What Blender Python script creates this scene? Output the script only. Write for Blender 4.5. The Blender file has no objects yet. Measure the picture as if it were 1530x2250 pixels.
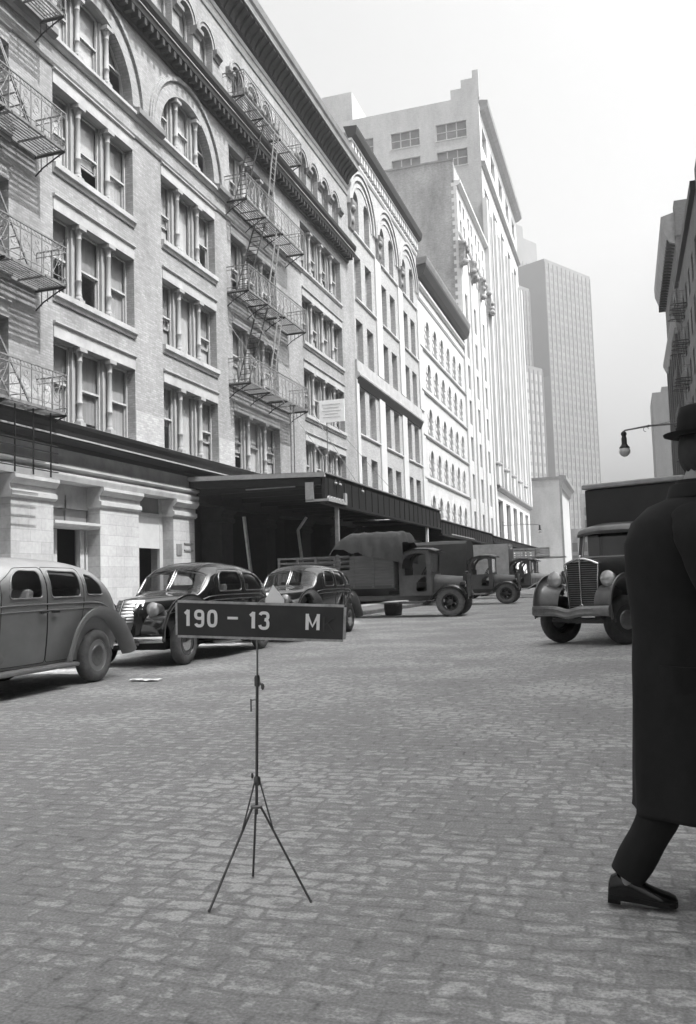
import bpy, bmesh, math, random
from mathutils import Vector, Matrix
from mathutils.geometry import delaunay_2d_cdt

# ------------------------------------------------------------ camera, sky, sun, exposure
S = bpy.context.scene
COL = S.collection
cam = bpy.data.cameras.new('camera')
cam_o = bpy.data.objects.new('camera', cam)
COL.objects.link(cam_o)
CR = Matrix(((0.9511062, 0.05426682, 0.30405938),
             (0.30727293, -0.06645089, -0.94929849),
             (-0.03131039, 0.9963129, -0.07987658)))
cam_o.matrix_world = Matrix.Translation((0, 0, 1.25)) @ CR.to_4x4()
cam.sensor_fit = 'VERTICAL'
cam.sensor_height = 36.0
cam.lens = 36.0 * 1900 / 2250
cam.clip_start = 0.1
cam.clip_end = 4000
S.camera = cam_o

SUN_DIR = Vector((1.0, -0.15, 1.72)).normalized()       # towards the sun
sun_el = math.asin(SUN_DIR.z)
W = bpy.data.worlds.new('World')
S.world = W
W.use_nodes = True
nt = W.node_tree
bg = nt.nodes['Background']
sky = nt.nodes.new('ShaderNodeTexSky')
sky.sky_type = 'NISHITA'
sky.sun_disc = False
sky.sun_elevation = sun_el
sky.sun_rotation = math.atan2(SUN_DIR.x, SUN_DIR.y)
sky.air_density = 1.0
sky.dust_density = 10.0
sky.ozone_density = 1.0
bw = nt.nodes.new('ShaderNodeRGBToBW')                    # black and white film
nt.links.new(sky.outputs[0], bw.inputs[0])
nt.links.new(bw.outputs[0], bg.inputs[0])
bg.inputs[1].default_value = 0.10
sl = bpy.data.lights.new('sun', 'SUN')
sl.energy = 2.15
sl.angle = math.radians(0.53)
sl.color = (1, 1, 1)
so = bpy.data.objects.new('sun', sl)
so.rotation_euler = (-SUN_DIR).to_track_quat('-Z', 'Y').to_euler()
so.location = (60, -9, 100)
COL.objects.link(so)
S.view_settings.view_transform = 'Standard'
S.view_settings.look = 'None'
S.view_settings.exposure = 1.9
S.view_settings.gamma = 1.0
S.render.engine = 'CYCLES'
S.cycles.use_denoising = True
S.cycles.max_bounces = 6
S.cycles.diffuse_bounces = 3
S.cycles.transparent_max_bounces = 12
S.cycles.volume_bounces = 0
S.cycles.volume_step_rate = 4
S.cycles.caustics_reflective = False
S.cycles.caustics_refractive = False

random.seed(7)
PI = math.pi

# ------------------------------------------------------------ materials (all grey: the photograph is black and white)
def new_mat(name):
    m = bpy.data.materials.new(name)
    m.use_nodes = True
    return m, m.node_tree.nodes, m.node_tree.links, m.node_tree.nodes['Principled BSDF']

def plain(name, v, rough=0.7, var=0.15, scale=3.0, metal=0.0, bump=0.0, bscale=40.0, coat=0.0, stretch=None):
    m, n, l, p = new_mat(name)
    p.inputs['Roughness'].default_value = rough
    p.inputs['Metallic'].default_value = metal
    if coat:
        p.inputs['Coat Weight'].default_value = coat
        p.inputs['Coat Roughness'].default_value = 0.06
    tc = n.new('ShaderNodeTexCoord')
    src = tc.outputs['Object']
    if stretch:
        mp = n.new('ShaderNodeMapping')
        mp.inputs['Scale'].default_value = stretch
        l.new(src, mp.inputs[0]); src = mp.outputs[0]
    no = n.new('ShaderNodeTexNoise')
    no.inputs['Scale'].default_value = scale
    no.inputs['Detail'].default_value = 6
    no.inputs['Roughness'].default_value = 0.65
    l.new(src, no.inputs['Vector'])
    r = n.new('ShaderNodeValToRGB')
    r.color_ramp.elements[0].position = 0.3
    r.color_ramp.elements[1].position = 0.7
    a, b = v * (1 - var), v * (1 + var)
    r.color_ramp.elements[0].color = (a, a, a, 1)
    r.color_ramp.elements[1].color = (b, b, b, 1)
    l.new(no.outputs[0], r.inputs[0])
    l.new(r.outputs[0], p.inputs['Base Color'])
    if bump:
        n2 = n.new('ShaderNodeTexNoise')
        n2.inputs['Scale'].default_value = bscale
        n2.inputs['Detail'].default_value = 4
        l.new(src, n2.inputs['Vector'])
        bp = n.new('ShaderNodeBump')
        bp.inputs['Strength'].default_value = bump
        bp.inputs['Distance'].default_value = 0.02
        l.new(n2.outputs[0], bp.inputs['Height'])
        l.new(bp.outputs[0], p.inputs['Normal'])
    return m

def brick(name, v, mortar, bw_=0.22, bh=0.075, var=0.18, stain=0.25, msize=0.012, rough=0.85, bump=0.25):
    """brick courses on any upright face: u runs along the wall, v is the height"""
    m, n, l, p = new_mat(name)
    p.inputs['Roughness'].default_value = rough
    tc = n.new('ShaderNodeTexCoord')
    sx = n.new('ShaderNodeSeparateXYZ'); l.new(tc.outputs['Object'], sx.inputs[0])
    ge = n.new('ShaderNodeNewGeometry')
    sn = n.new('ShaderNodeSeparateXYZ'); l.new(ge.outputs['True Normal'], sn.inputs[0])
    ab = n.new('ShaderNodeMath'); ab.operation = 'ABSOLUTE'; l.new(sn.outputs[0], ab.inputs[0])
    gt = n.new('ShaderNodeMath'); gt.operation = 'GREATER_THAN'; l.new(ab.outputs[0], gt.inputs[0]); gt.inputs[1].default_value = 0.5
    mx = n.new('ShaderNodeMix'); l.new(gt.outputs[0], mx.inputs[0]); l.new(sx.outputs[0], mx.inputs[2]); l.new(sx.outputs[1], mx.inputs[3])
    cb = n.new('ShaderNodeCombineXYZ'); l.new(mx.outputs[0], cb.inputs[0]); l.new(sx.outputs[2], cb.inputs[1])
    br = n.new('ShaderNodeTexBrick')
    br.inputs['Scale'].default_value = 1.0
    br.inputs['Brick Width'].default_value = bw_
    br.inputs['Row Height'].default_value = bh
    br.inputs['Mortar Size'].default_value = msize
    br.inputs['Mortar Smooth'].default_value = 0.3
    br.inputs['Bias'].default_value = 0.0
    for k, q in (('Color1', v * (1 - var)), ('Color2', v * (1 + var)), ('Mortar', mortar)):
        br.inputs[k].default_value = (q, q, q, 1)
    l.new(cb.outputs[0], br.inputs['Vector'])
    no = n.new('ShaderNodeTexNoise'); no.inputs['Scale'].default_value = 0.35; no.inputs['Detail'].default_value = 8; no.inputs['Roughness'].default_value = 0.7
    mp = n.new('ShaderNodeMapping'); mp.inputs['Scale'].default_value = (1.6, 1.6, 0.5)
    l.new(tc.outputs['Object'], mp.inputs[0]); l.new(mp.outputs[0], no.inputs['Vector'])
    mr = n.new('ShaderNodeMapRange'); mr.inputs['From Min'].default_value = 0.3; mr.inputs['From Max'].default_value = 0.7
    mr.inputs['To Min'].default_value = 1 - stain; mr.inputs['To Max'].default_value = 1 + stain * 0.5
    l.new(no.outputs[0], mr.inputs[0])
    n2 = n.new('ShaderNodeTexNoise'); n2.inputs['Scale'].default_value = 9.0; n2.inputs['Detail'].default_value = 5
    l.new(cb.outputs[0], n2.inputs['Vector'])
    m2 = n.new('ShaderNodeMapRange'); m2.inputs['From Min'].default_value = 0.3; m2.inputs['From Max'].default_value = 0.7
    m2.inputs['To Min'].default_value = 0.9; m2.inputs['To Max'].default_value = 1.08
    l.new(n2.outputs[0], m2.inputs[0])
    mu = n.new('ShaderNodeMath'); mu.operation = 'MULTIPLY'; l.new(mr.outputs[0], mu.inputs[0]); l.new(m2.outputs[0], mu.inputs[1])
    mm = n.new('ShaderNodeMix'); mm.data_type = 'RGBA'; mm.blend_type = 'MULTIPLY'; mm.inputs[0].default_value = 1
    l.new(br.outputs[0], mm.inputs[6]); l.new(mu.outputs[0], mm.inputs[7])
    l.new(mm.outputs[2], p.inputs['Base Color'])
    if bump:
        bp = n.new('ShaderNodeBump'); bp.inputs['Strength'].default_value = bump; bp.inputs['Distance'].default_value = 0.01
        inv = n.new('ShaderNodeMath'); inv.operation = 'SUBTRACT'; inv.inputs[0].default_value = 1; l.new(br.outputs['Fac'], inv.inputs[1])
        l.new(inv.outputs[0], bp.inputs['Height']); l.new(bp.outputs[0], p.inputs['Normal'])
    return m

def glass(name, tint, gloss=1.0):
    m, n, l, p = new_mat(name)
    n.remove(p)
    out = n['Material Output']
    tr = n.new('ShaderNodeBsdfTransparent'); tr.inputs[0].default_value = (tint, tint, tint, 1)
    gl = n.new('ShaderNodeBsdfGlossy'); gl.inputs['Roughness'].default_value = 0.03; gl.inputs[0].default_value = (gloss, gloss, gloss, 1)
    fr = n.new('ShaderNodeFresnel')
    ge = n.new('ShaderNodeNewGeometry')              # a thin pane reflects alike from both sides
    io = n.new('ShaderNodeMapRange'); io.inputs['To Min'].default_value = 1.6; io.inputs['To Max'].default_value = 1 / 1.6
    l.new(ge.outputs['Backfacing'], io.inputs[0]); l.new(io.outputs[0], fr.inputs[0])
    no = n.new('ShaderNodeTexNoise'); no.inputs['Scale'].default_value = 1.2
    tc = n.new('ShaderNodeTexCoord'); l.new(tc.outputs['Object'], no.inputs['Vector'])
    bp = n.new('ShaderNodeBump'); bp.inputs['Strength'].default_value = 0.05; l.new(no.outputs[0], bp.inputs['Height']); l.new(bp.outputs[0], gl.inputs['Normal'])
    mx = n.new('ShaderNodeMixShader')
    l.new(fr.outputs[0], mx.inputs[0]); l.new(tr.outputs[0], mx.inputs[1]); l.new(gl.outputs[0], mx.inputs[2])
    l.new(mx.outputs[0], out.inputs[0])
    return m

def cobbles():
    """worn granite setts in courses across the street, joints filled with tar and dirt"""
    m, n, l, p = new_mat('granite_setts')
    tc = n.new('ShaderNodeTexCoord')
    wn = n.new('ShaderNodeTexNoise'); wn.inputs['Scale'].default_value = 3.6; wn.inputs['Detail'].default_value = 6
    l.new(tc.outputs['Object'], wn.inputs['Vector'])
    wsub = n.new('ShaderNodeVectorMath'); wsub.operation = 'SUBTRACT'; wsub.inputs[1].default_value = (0.5, 0.5, 0.5)
    l.new(wn.outputs[1], wsub.inputs[0])
    wsc = n.new('ShaderNodeVectorMath'); wsc.operation = 'SCALE'; wsc.inputs['Scale'].default_value = 0.10
    l.new(wsub.outputs[0], wsc.inputs[0])
    wa = n.new('ShaderNodeVectorMath'); wa.operation = 'ADD'; l.new(tc.outputs['Object'], wa.inputs[0]); l.new(wsc.outputs[0], wa.inputs[1])
    br = n.new('ShaderNodeTexBrick')
    br.inputs['Scale'].default_value = 1.0
    br.inputs['Brick Width'].default_value = 0.215
    br.inputs['Row Height'].default_value = 0.11
    br.inputs['Mortar Size'].default_value = 0.020
    br.inputs['Mortar Smooth'].default_value = 1.0
    br.offset = 0.43; br.squash = 0.85; br.squash_frequency = 3
    for k, q in (('Color1', 0.0), ('Color2', 1.0), ('Mortar', 0.4)):
        br.inputs[k].default_value = (q, q, q, 1)
    l.new(wa.outputs[0], br.inputs['Vector'])
    # worn pale stone tops breaking through a film of dirt and tar
    mp = n.new('ShaderNodeMapping'); mp.inputs['Scale'].default_value = (1.0, 1.5, 1.0)
    l.new(wa.outputs[0], mp.inputs[0])
    n1 = n.new('ShaderNodeTexNoise'); n1.inputs['Scale'].default_value = 9.0; n1.inputs['Detail'].default_value = 10; n1.inputs['Roughness'].default_value = 0.74
    l.new(mp.outputs[0], n1.inputs['Vector'])
    n0 = n.new('ShaderNodeTexNoise'); n0.inputs['Scale'].default_value = 0.7; n0.inputs['Detail'].default_value = 5
    l.new(tc.outputs['Object'], n0.inputs['Vector'])
    def madd(x, k, prev):
        q = n.new('ShaderNodeMath'); q.operation = 'MULTIPLY_ADD'; q.inputs[1].default_value = k
        l.new(x, q.inputs[0])
        if isinstance(prev, float): q.inputs[2].default_value = prev
        else: l.new(prev, q.inputs[2])
        return q.outputs[0]
    v_ = madd(n1.outputs[0], 2.0, -0.5)
    v_ = madd(n0.outputs[0], 0.9, v_)
    v_ = madd(br.outputs[0], 0.11, v_)
    v_ = madd(br.outputs['Fac'], -0.26, v_)
    rp = n.new('ShaderNodeValToRGB')
    rp.color_ramp.elements[0].position = 0.35; rp.color_ramp.elements[1].position = 1.0
    rp.color_ramp.elements[0].color = (0.165, 0.165, 0.165, 1); rp.color_ramp.elements[1].color = (0.48, 0.48, 0.48, 1)
    for ps, q in ((0.55, 0.250), (0.80, 0.285), (0.885, 0.415)):
        e = rp.color_ramp.elements.new(ps); e.color = (q, q, q, 1)
    sc_ = n.new('ShaderNodeMath'); sc_.operation = 'MULTIPLY'; sc_.inputs[1].default_value = 0.80; l.new(v_, sc_.inputs[0])
    l.new(sc_.outputs[0], rp.inputs[0])
    mm = rp
    fine = n.new('ShaderNodeTexNoise'); fine.inputs['Scale'].default_value = 90; fine.inputs['Detail'].default_value = 3
    l.new(tc.outputs['Object'], fine.inputs['Vector'])
    fm = n.new('ShaderNodeMapRange'); fm.inputs['From Min'].default_value = 0.3; fm.inputs['From Max'].default_value = 0.7; fm.inputs['To Min'].default_value = 0.72; fm.inputs['To Max'].default_value = 1.24
    l.new(fine.outputs[0], fm.inputs[0])
    m3 = n.new('ShaderNodeMix'); m3.data_type = 'RGBA'; m3.blend_type = 'MULTIPLY'; m3.inputs[0].default_value = 1
    l.new(mm.outputs[0], m3.inputs[6]); l.new(fm.outputs[0], m3.inputs[7])
    l.new(m3.outputs[2], p.inputs['Base Color'])
    p.inputs['Roughness'].default_value = 0.8
    p.inputs['Specular IOR Level'].default_value = 0.4
    h = n.new('ShaderNodeMath'); h.operation = 'MULTIPLY_ADD'; h.inputs[1].default_value = -1.0; l.new(br.outputs['Fac'], h.inputs[0]); l.new(n1.outputs[0], h.inputs[2])
    bp = n.new('ShaderNodeBump'); bp.inputs['Strength'].default_value = 0.55; bp.inputs['Distance'].default_value = 0.008
    l.new(h.outputs[0], bp.inputs['Height']); l.new(bp.outputs[0], p.inputs['Normal'])
    return m

M = {}
M['brick'] = brick('light_brick', 0.275, 0.235, stain=0.36)
M['brick2'] = brick('pale_brick', 0.33, 0.29, stain=0.15)
M['stone'] = plain('limestone', 0.33, 0.85, 0.22, 1.6, bump=0.2, bscale=30)
M['rust'] = brick('base_stone', 0.33, 0.27, bw_=0.9, bh=0.32, var=0.10, stain=0.22, msize=0.012)
M['white'] = plain('white_stone', 0.44, 0.8, 0.07, 0.6)
M['white2'] = brick('white_stone_courses', 0.46, 0.39, bw_=0.8, bh=0.42, var=0.05, stain=0.14, msize=0.02)
M['party'] = brick('dark_party_brick', 0.24, 0.25, stain=0.45, var=0.2)
M['pale_wall'] = brick('pale_side_brick', 0.36, 0.33, stain=0.25, var=0.1)
M['wing'] = plain('wing_stone', 0.095, 0.85, 0.1, 0.2)
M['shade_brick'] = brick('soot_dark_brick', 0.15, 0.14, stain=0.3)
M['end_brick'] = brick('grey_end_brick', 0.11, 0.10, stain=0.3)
M['dark_pier'] = plain('canopy_shade_pier', 0.03, 0.7, 0.3, 3)  # dark pier colour, deepened for the shade under the canopy
M['column'] = plain('column_stone', 0.27, 0.85, 0.12, 3)
M['ladder'] = plain('galvanised_ladder', 0.20, 0.6, 0.2, 6)
M['dull_white'] = plain('dulled_white_paint', 0.24, 0.7, 0.2, 5)
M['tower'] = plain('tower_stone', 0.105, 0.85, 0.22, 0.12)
M['tower_shade'] = plain('tower_shaded_side', 0.06, 0.9, 0.06, 0.1)
M['iron'] = plain('dark_painted_iron', 0.008, 0.55, 0.3, 8)
M['iron_mid'] = plain('grey_painted_iron', 0.15, 0.6, 0.3, 8)
M['cornice'] = plain('sooty_cornice_metal', 0.007, 0.6, 0.35, 2.0, bump=0.3, bscale=9)
M['cornice_grey'] = plain('weathered_cornice_metal', 0.15, 0.6, 0.25, 1.5)
M['fillet'] = plain('grey_fillet_paint', 0.24, 0.7, 0.2, 4)
M['frame'] = plain('window_frame_paint', 0.36, 0.6, 0.15, 5)
M['frame_dark'] = plain('dark_frame_paint', 0.09, 0.6, 0.2, 5)
M['blind'] = plain('window_blind_cloth', 0.29, 0.9, 0.15, 1.3, stretch=(1, 6, 0.6))
M['blind_pale'] = plain('pale_blind_cloth', 0.40, 0.9, 0.08, 1.3)
M['blind_dark'] = plain('grimy_blind_cloth', 0.21, 0.9, 0.25, 1.3, stretch=(1, 6, 0.6))
M['pane'] = glass('window_glass', 0.94)
M['pane_far'] = plain('dim_window_glass', 0.08, 0.25, 0.4, 0.7)
M['pane_mid'] = plain('dusty_window_glass', 0.13, 0.3, 0.4, 0.5)
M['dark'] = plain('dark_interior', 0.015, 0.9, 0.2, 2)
M['roof'] = plain('tar_roof', 0.08, 0.9, 0.3, 0.5)
M['shutter'] = plain('shutter_canvas', 0.36, 0.9, 0.1, 2)
M['walk'] = plain('pavement_flags', 0.30, 0.85, 0.2, 1.0, bump=0.2, bscale=20)
M['kerb'] = plain('kerb_granite', 0.22, 0.8, 0.25, 3)
M['setts'] = cobbles()
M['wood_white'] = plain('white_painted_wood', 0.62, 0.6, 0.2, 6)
M['wood_dark'] = plain('weathered_plank', 0.018, 0.8, 0.4, 4, stretch=(1, 8, 8))
M['sign_white'] = plain('white_sign_board', 0.86, 0.6, 0.04, 3)
M['sign_ink'] = plain('faded_sign_lettering', 0.5, 0.8, 0.1, 3)
M['tyre'] = plain('tyre_rubber', 0.045, 0.75, 0.35, 12, bump=0.2, bscale=60)
M['tyre_dust'] = plain('dusty_tyre_rubber', 0.12, 0.85, 0.3, 9, bump=0.2, bscale=60)
M['chrome'] = plain('chrome', 0.62, 0.13, 0.1, 5, metal=1.0)
M['chrome_dull'] = plain('dull_nickel', 0.24, 0.42, 0.2, 9, metal=1.0)
M['lens'] = plain('headlamp_lens', 0.55, 0.08, 0.1, 20, metal=0.6, coat=1)
M['car_grey'] = plain('dusty_grey_car_paint', 0.22, 0.36, 0.14, 2.5, coat=0.35)
M['car_black'] = plain('polished_black_car_paint', 0.011, 0.16, 0.2, 2.5, coat=1.0)
M['car_black2'] = plain('dusty_black_car_paint', 0.02, 0.22, 0.3, 2.5, coat=1.0)
M['car_glass'] = glass('car_glass', 0.75)
M['seat'] = plain('seat_cloth', 0.13, 0.9, 0.2, 6)
M['seat_pale'] = plain('pale_seat_cover', 0.42, 0.9, 0.15, 6)
M['truck_paint'] = plain('faded_truck_paint', 0.085, 0.5, 0.3, 3.0)
M['truck_paint2'] = plain('worn_truck_boards', 0.075, 0.75, 0.35, 3.0, stretch=(0.6, 4, 8))
M['truck_dark'] = plain('dark_truck_paint', 0.022, 0.3, 0.3, 3.0, coat=0.5)
M['truck_fender'] = plain('sun_faded_fender_paint', 0.10, 0.35, 0.3, 4.0, coat=0.4)
M['nose_paint'] = plain('pale_dusty_nose_paint', 0.30, 0.45, 0.2, 3)
M['tarp'] = plain('dark_tarpaulin', 0.06, 0.8, 0.3, 2.0, bump=0.6, bscale=3)
M['tarp2'] = plain('truck_canvas', 0.05, 0.85, 0.25, 1.5, bump=0.4, bscale=3)
M['crate'] = plain('sheet_boxboard', 0.42, 0.8, 0.2, 2.5)
M['box_dark'] = plain('black_van_body', 0.02, 0.55, 0.25, 2.5)
M['van_roof'] = plain('pale_van_roof_edge', 0.34, 0.6, 0.2, 3)
M['coat'] = plain('black_wool', 0.009, 0.95, 0.3, 14, bump=0.08, bscale=260)
M['coat_dark'] = plain('charcoal_wool', 0.009, 0.95, 0.3, 14, bump=0.08, bscale=260)
M['skin'] = plain('skin', 0.33, 0.6, 0.08, 12)
M['hair'] = plain('dark_hair', 0.02, 0.6, 0.4, 30)
M['shoe'] = plain('polished_black_leather', 0.005, 0.16, 0.2, 10)
M['slate'] = plain('black_sign_board', 0.035, 0.7, 0.25, 7)
M['letter'] = plain('white_letter_paint', 0.85, 0.6, 0.04, 15)
M['ghost'] = plain('rubbed_out_letter', 0.05, 0.7, 0.1, 15)
M['board_edge'] = plain('worn_board_edge', 0.42, 0.8, 0.35, 25)
M['steel'] = plain('stand_steel', 0.12, 0.4, 0.3, 20, metal=0.6)
M['paper'] = plain('white_card', 0.9, 0.7, 0.03, 5)
M['globe'] = plain('milk_glass', 0.62, 0.25, 0.05, 5, coat=0.6)

# ------------------------------------------------------------ mesh helpers
ORG = {}

class MB:
    def __init__(s):
        s.v = []; s.f = []
    def quad(s, a, b, c, d):
        k = len(s.v); s.v += [a, b, c, d]; s.f.append((k, k + 1, k + 2, k + 3))
    def box(s, x0, x1, y0, y1, z0, z1):
        k = len(s.v)
        s.v += [(x0, y0, z0), (x1, y0, z0), (x1, y1, z0), (x0, y1, z0), (x0, y0, z1), (x1, y0, z1), (x1, y1, z1), (x0, y1, z1)]
        for q in ((0, 3, 2, 1), (4, 5, 6, 7), (0, 1, 5, 4), (1, 2, 6, 5), (2, 3, 7, 6), (3, 0, 4, 7)):
            s.f.append(tuple(k + i for i in q))
        return s
    def extr(s, prof, y0, y1):
        """closed (x, z) profile run along y"""
        k = len(s.v); n = len(prof)
        s.v += [(x, y0, z) for x, z in prof] + [(x, y1, z) for x, z in prof]
        for i in range(n):
            j = (i + 1) % n
            s.f.append((k + i, k + j, k + n + j, k + n + i))
        s.f.append(tuple(k + i for i in range(n))[::-1]); s.f.append(tuple(k + n + i for i in range(n)))
        return s
    def prism(s, pts, d):
        """closed 3-D polygon pushed along vector d"""
        k = len(s.v); n = len(pts); d = Vector(d)
        s.v += [tuple(p) for p in pts] + [tuple(Vector(p) + d) for p in pts]
        for i in range(n):
            j = (i + 1) % n
            s.f.append((k + i, k + j, k + n + j, k + n + i))
        s.f.append(tuple(k + i for i in range(n))[::-1]); s.f.append(tuple(k + n + i for i in range(n)))
        return s
    def tube(s, pts, r, n=8, closed=False, cap=True):
        pts = [Vector(p) for p in pts]; m = len(pts)
        rs = r if isinstance(r, (list, tuple)) else [r] * m
        k = len(s.v); up = None
        for i, p in enumerate(pts):
            if closed: t = pts[(i + 1) % m] - pts[i - 1]
            else: t = pts[min(i + 1, m - 1)] - pts[max(i - 1, 0)]
            if t.length < 1e-9: t = Vector((0, 0, 1))
            t.normalize()
            if up is None:
                up = Vector((0, 0, 1)) if abs(t.z) < 0.9 else Vector((1, 0, 0))
            a = t.cross(up)
            if a.length < 1e-6: a = t.cross(Vector((0.3, 1, 0.2)))
            a.normalize(); b = a.cross(t).normalized(); up = b
            for j in range(n):
                q = 2 * PI * j / n
                s.v.append(tuple(p + (a * math.cos(q) + b * math.sin(q)) * rs[i]))
        for i in range(m if closed else m - 1):
            i2 = (i + 1) % m
            for j in range(n):
                j2 = (j + 1) % n
                s.f.append((k + i * n + j, k + i * n + j2, k + i2 * n + j2, k + i2 * n + j))
        if cap and not closed:
            s.f.append(tuple(k + j for j in range(n))[::-1]); s.f.append(tuple(k + (m - 1) * n + j for j in range(n)))
        return s
    def bar(s, a, b, w, h=None):
        """square bar from a to b"""
        h = h or w
        a, b = Vector(a), Vector(b); t = (b - a).normalized()
        up = Vector((0, 0, 1)) if abs(t.z) < 0.95 else Vector((1, 0, 0))
        u = t.cross(up).normalized() * w / 2; v = u.cross(t).normalized() * h / 2
        k = len(s.v)
        for p in (a, b):
            s.v += [tuple(p + u + v), tuple(p - u + v), tuple(p - u - v), tuple(p + u - v)]
        for q in ((0, 1, 2, 3), (7, 6, 5, 4), (0, 4, 5, 1), (1, 5, 6, 2), (2, 6, 7, 3), (3, 7, 4, 0)):
            s.f.append(tuple(k + i for i in q))
        return s
    def lathe(s, prof, o, axis='z', n=16, full=2 * PI):
        """(radius, height) profile turned about an axis through o"""
        k = len(s.v); m = len(prof); o = Vector(o)
        for r, h in prof:
            for j in range(n):
                q = full * j / n
                c, d = r * math.cos(q), r * math.sin(q)
                p = (c, d, h) if axis == 'z' else ((h, c, d) if axis == 'x' else (d, h, c))
                s.v.append(tuple(o + Vector(p)))
        for i in range(m - 1):
            for j in range(n):
                j2 = (j + 1) % n
                s.f.append((k + i * n + j, k + i * n + j2, k + (i + 1) * n + j2, k + (i + 1) * n + j))
        if tuple(prof[0]) == tuple(prof[-1]): return s
        if prof[0][0] > 1e-6: s.f.append(tuple(k + j for j in range(n))[::-1])
        if prof[-1][0] > 1e-6: s.f.append(tuple(k + (m - 1) * n + j for j in range(n)))
        return s
    def grid(s, rows, closed_u=False):
        """rows of points -> quads"""
        k = len(s.v); n = len(rows[0])
        for r in rows: s.v += [tuple(p) for p in r]
        for i in range(len(rows) - 1):
            for j in range(n if closed_u else n - 1):
                j2 = (j + 1) % n
                s.f.append((k + i * n + j, k + i * n + j2, k + (i + 1) * n + j2, k + (i + 1) * n + j))
        return s
    def ball(s, o, rx, ry=None, rz=None, n=14, m=9):
        ry = ry or rx; rz = rz or rx
        rows = []
        for i in range(m + 1):
            t = PI * i / m
            rows.append([(o[0] + rx * math.sin(t) * math.cos(2 * PI * j / n), o[1] + ry * math.sin(t) * math.sin(2 * PI * j / n), o[2] - rz * math.cos(t)) for j in range(n)])
        return s.grid(rows, True)
    def mirror_y(s):
        k = len(s.v); f0 = list(s.f)
        s.v += [(x, -y, z) for x, y, z in s.v]
        s.f += [tuple(i + k for i in q)[::-1] for q in f0]
        return s
    def mesh(s, name, mat, org=(0, 0, 0), smooth=False, fix=True):
        me = bpy.data.meshes.new(name)
        o = org
        me.from_pydata([(x - o[0], y - o[1], z - o[2]) for x, y, z in s.v], [], s.f)
        if fix:
            bm = bmesh.new(); bm.from_mesh(me)
            if smooth: bmesh.ops.remove_doubles(bm, verts=bm.verts, dist=1e-5)
            bmesh.ops.recalc_face_normals(bm, faces=bm.faces)
            bm.to_mesh(me); bm.free()
        me.materials.append(mat)
        if smooth:
            me.shade_smooth()
            try: me.set_sharp_from_angle(angle=math.radians(smooth if smooth > 1 else 40))
            except Exception: pass
        return me
    def build(s, name, mat, parent=None, smooth=False, bevel=0, fix=True, label=None):
        org = ORG.get(parent.name, (0, 0, 0)) if parent else (0, 0, 0)
        ob = bpy.data.objects.new(name, s.mesh(name, mat if not isinstance(mat, str) else M[mat], org, smooth, fix))
        COL.objects.link(ob)
        if parent:
            ob.parent = parent; ORG[ob.name] = org
        if bevel:
            b = ob.modifiers.new('bevel', 'BEVEL'); b.width = bevel; b.segments = 2; b.limit_method = 'ANGLE'; b.angle_limit = math.radians(35)
        if label: ob['label'] = label
        return ob

def tag(o, label, cat, group=None):
    o['label'] = label; o['category'] = cat
    if group: o['group'] = group
    return o

def thing(name, label, cat, loc=(0, 0, 0), rotz=0.0, group=None, local=False):
    """an Empty at the thing's base; its parts are authored in world coordinates unless local"""
    o = bpy.data.objects.new(name, None); COL.objects.link(o)
    o.location = loc; o.rotation_euler = (0, 0, rotz); o.empty_display_size = 0.3
    ORG[o.name] = (0, 0, 0) if local else tuple(loc)
    return tag(o, label, cat, group)

def structure(o):
    o['kind'] = 'structure'; return o

def copy_tree(o, parent=None):
    c = o.copy(); COL.objects.link(c); c.parent = parent; ORG[c.name] = ORG.get(o.name, (0, 0, 0))
    for ch in list(o.children): copy_tree(ch, c)
    return c

def cdt(outer, holes, step):
    """triangles of a 2-D region: [(kind, tri pts)], kind -1 for the sheet, i for inside hole i"""
    V = []; E = []
    def ring(pts):
        k = len(V); V.extend(Vector(p) for p in pts)
        E.extend((k + i, k + (i + 1) % len(pts)) for i in range(len(pts)))
    ring(dens(outer, step))
    for h in holes: ring(dens(h, step))
    x0 = min(p[0] for p in outer); x1 = max(p[0] for p in outer); y0 = min(p[1] for p in outer); y1 = max(p[1] for p in outer)
    nx = max(1, int((x1 - x0) / step)); ny = max(1, int((y1 - y0) / step))
    allr = [outer] + holes
    for i in range(1, nx):
        for j in range(1, ny):
            p = (x0 + (x1 - x0) * i / nx, y0 + (y1 - y0) * j / ny)
            if inside(p, outer) and min(edge_d(p, r) for r in allr) > step * 0.35: V.append(Vector(p))
    v, e, f, *_ = delaunay_2d_cdt(V, E, [], 0, 1e-6)
    out = {}
    for t in f:
        c = sum((v[i] for i in t), Vector((0, 0))) / len(t)
        if not inside(c, outer): continue
        kind = -1
        for i, h in enumerate(holes):
            if inside(c, h): kind = i; break
        out.setdefault(kind, []).append(t)
    return v, out

def dens(p, step):
    q = []
    for i in range(len(p)):
        a, b = p[i], p[(i + 1) % len(p)]
        n = max(1, int(math.hypot(b[0] - a[0], b[1] - a[1]) / step))
        q += [(a[0] + (b[0] - a[0]) * k / n, a[1] + (b[1] - a[1]) * k / n) for k in range(n)]
    return q

def inside(p, poly):
    c = False; n = len(poly); j = n - 1
    for i in range(n):
        if (poly[i][1] > p[1]) != (poly[j][1] > p[1]) and p[0] < (poly[j][0] - poly[i][0]) * (p[1] - poly[i][1]) / (poly[j][1] - poly[i][1]) + poly[i][0]: c = not c
        j = i
    return c

def edge_d(p, poly):
    best = 9e9
    for i in range(len(poly)):
        a, b = poly[i], poly[(i + 1) % len(poly)]
        dx, dy = b[0] - a[0], b[1] - a[1]; L = dx * dx + dy * dy
        t = 0 if L == 0 else max(0, min(1, ((p[0] - a[0]) * dx + (p[1] - a[1]) * dy) / L))
        best = min(best, math.hypot(p[0] - a[0] - t * dx, p[1] - a[1] - t * dy))
    return best

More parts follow.
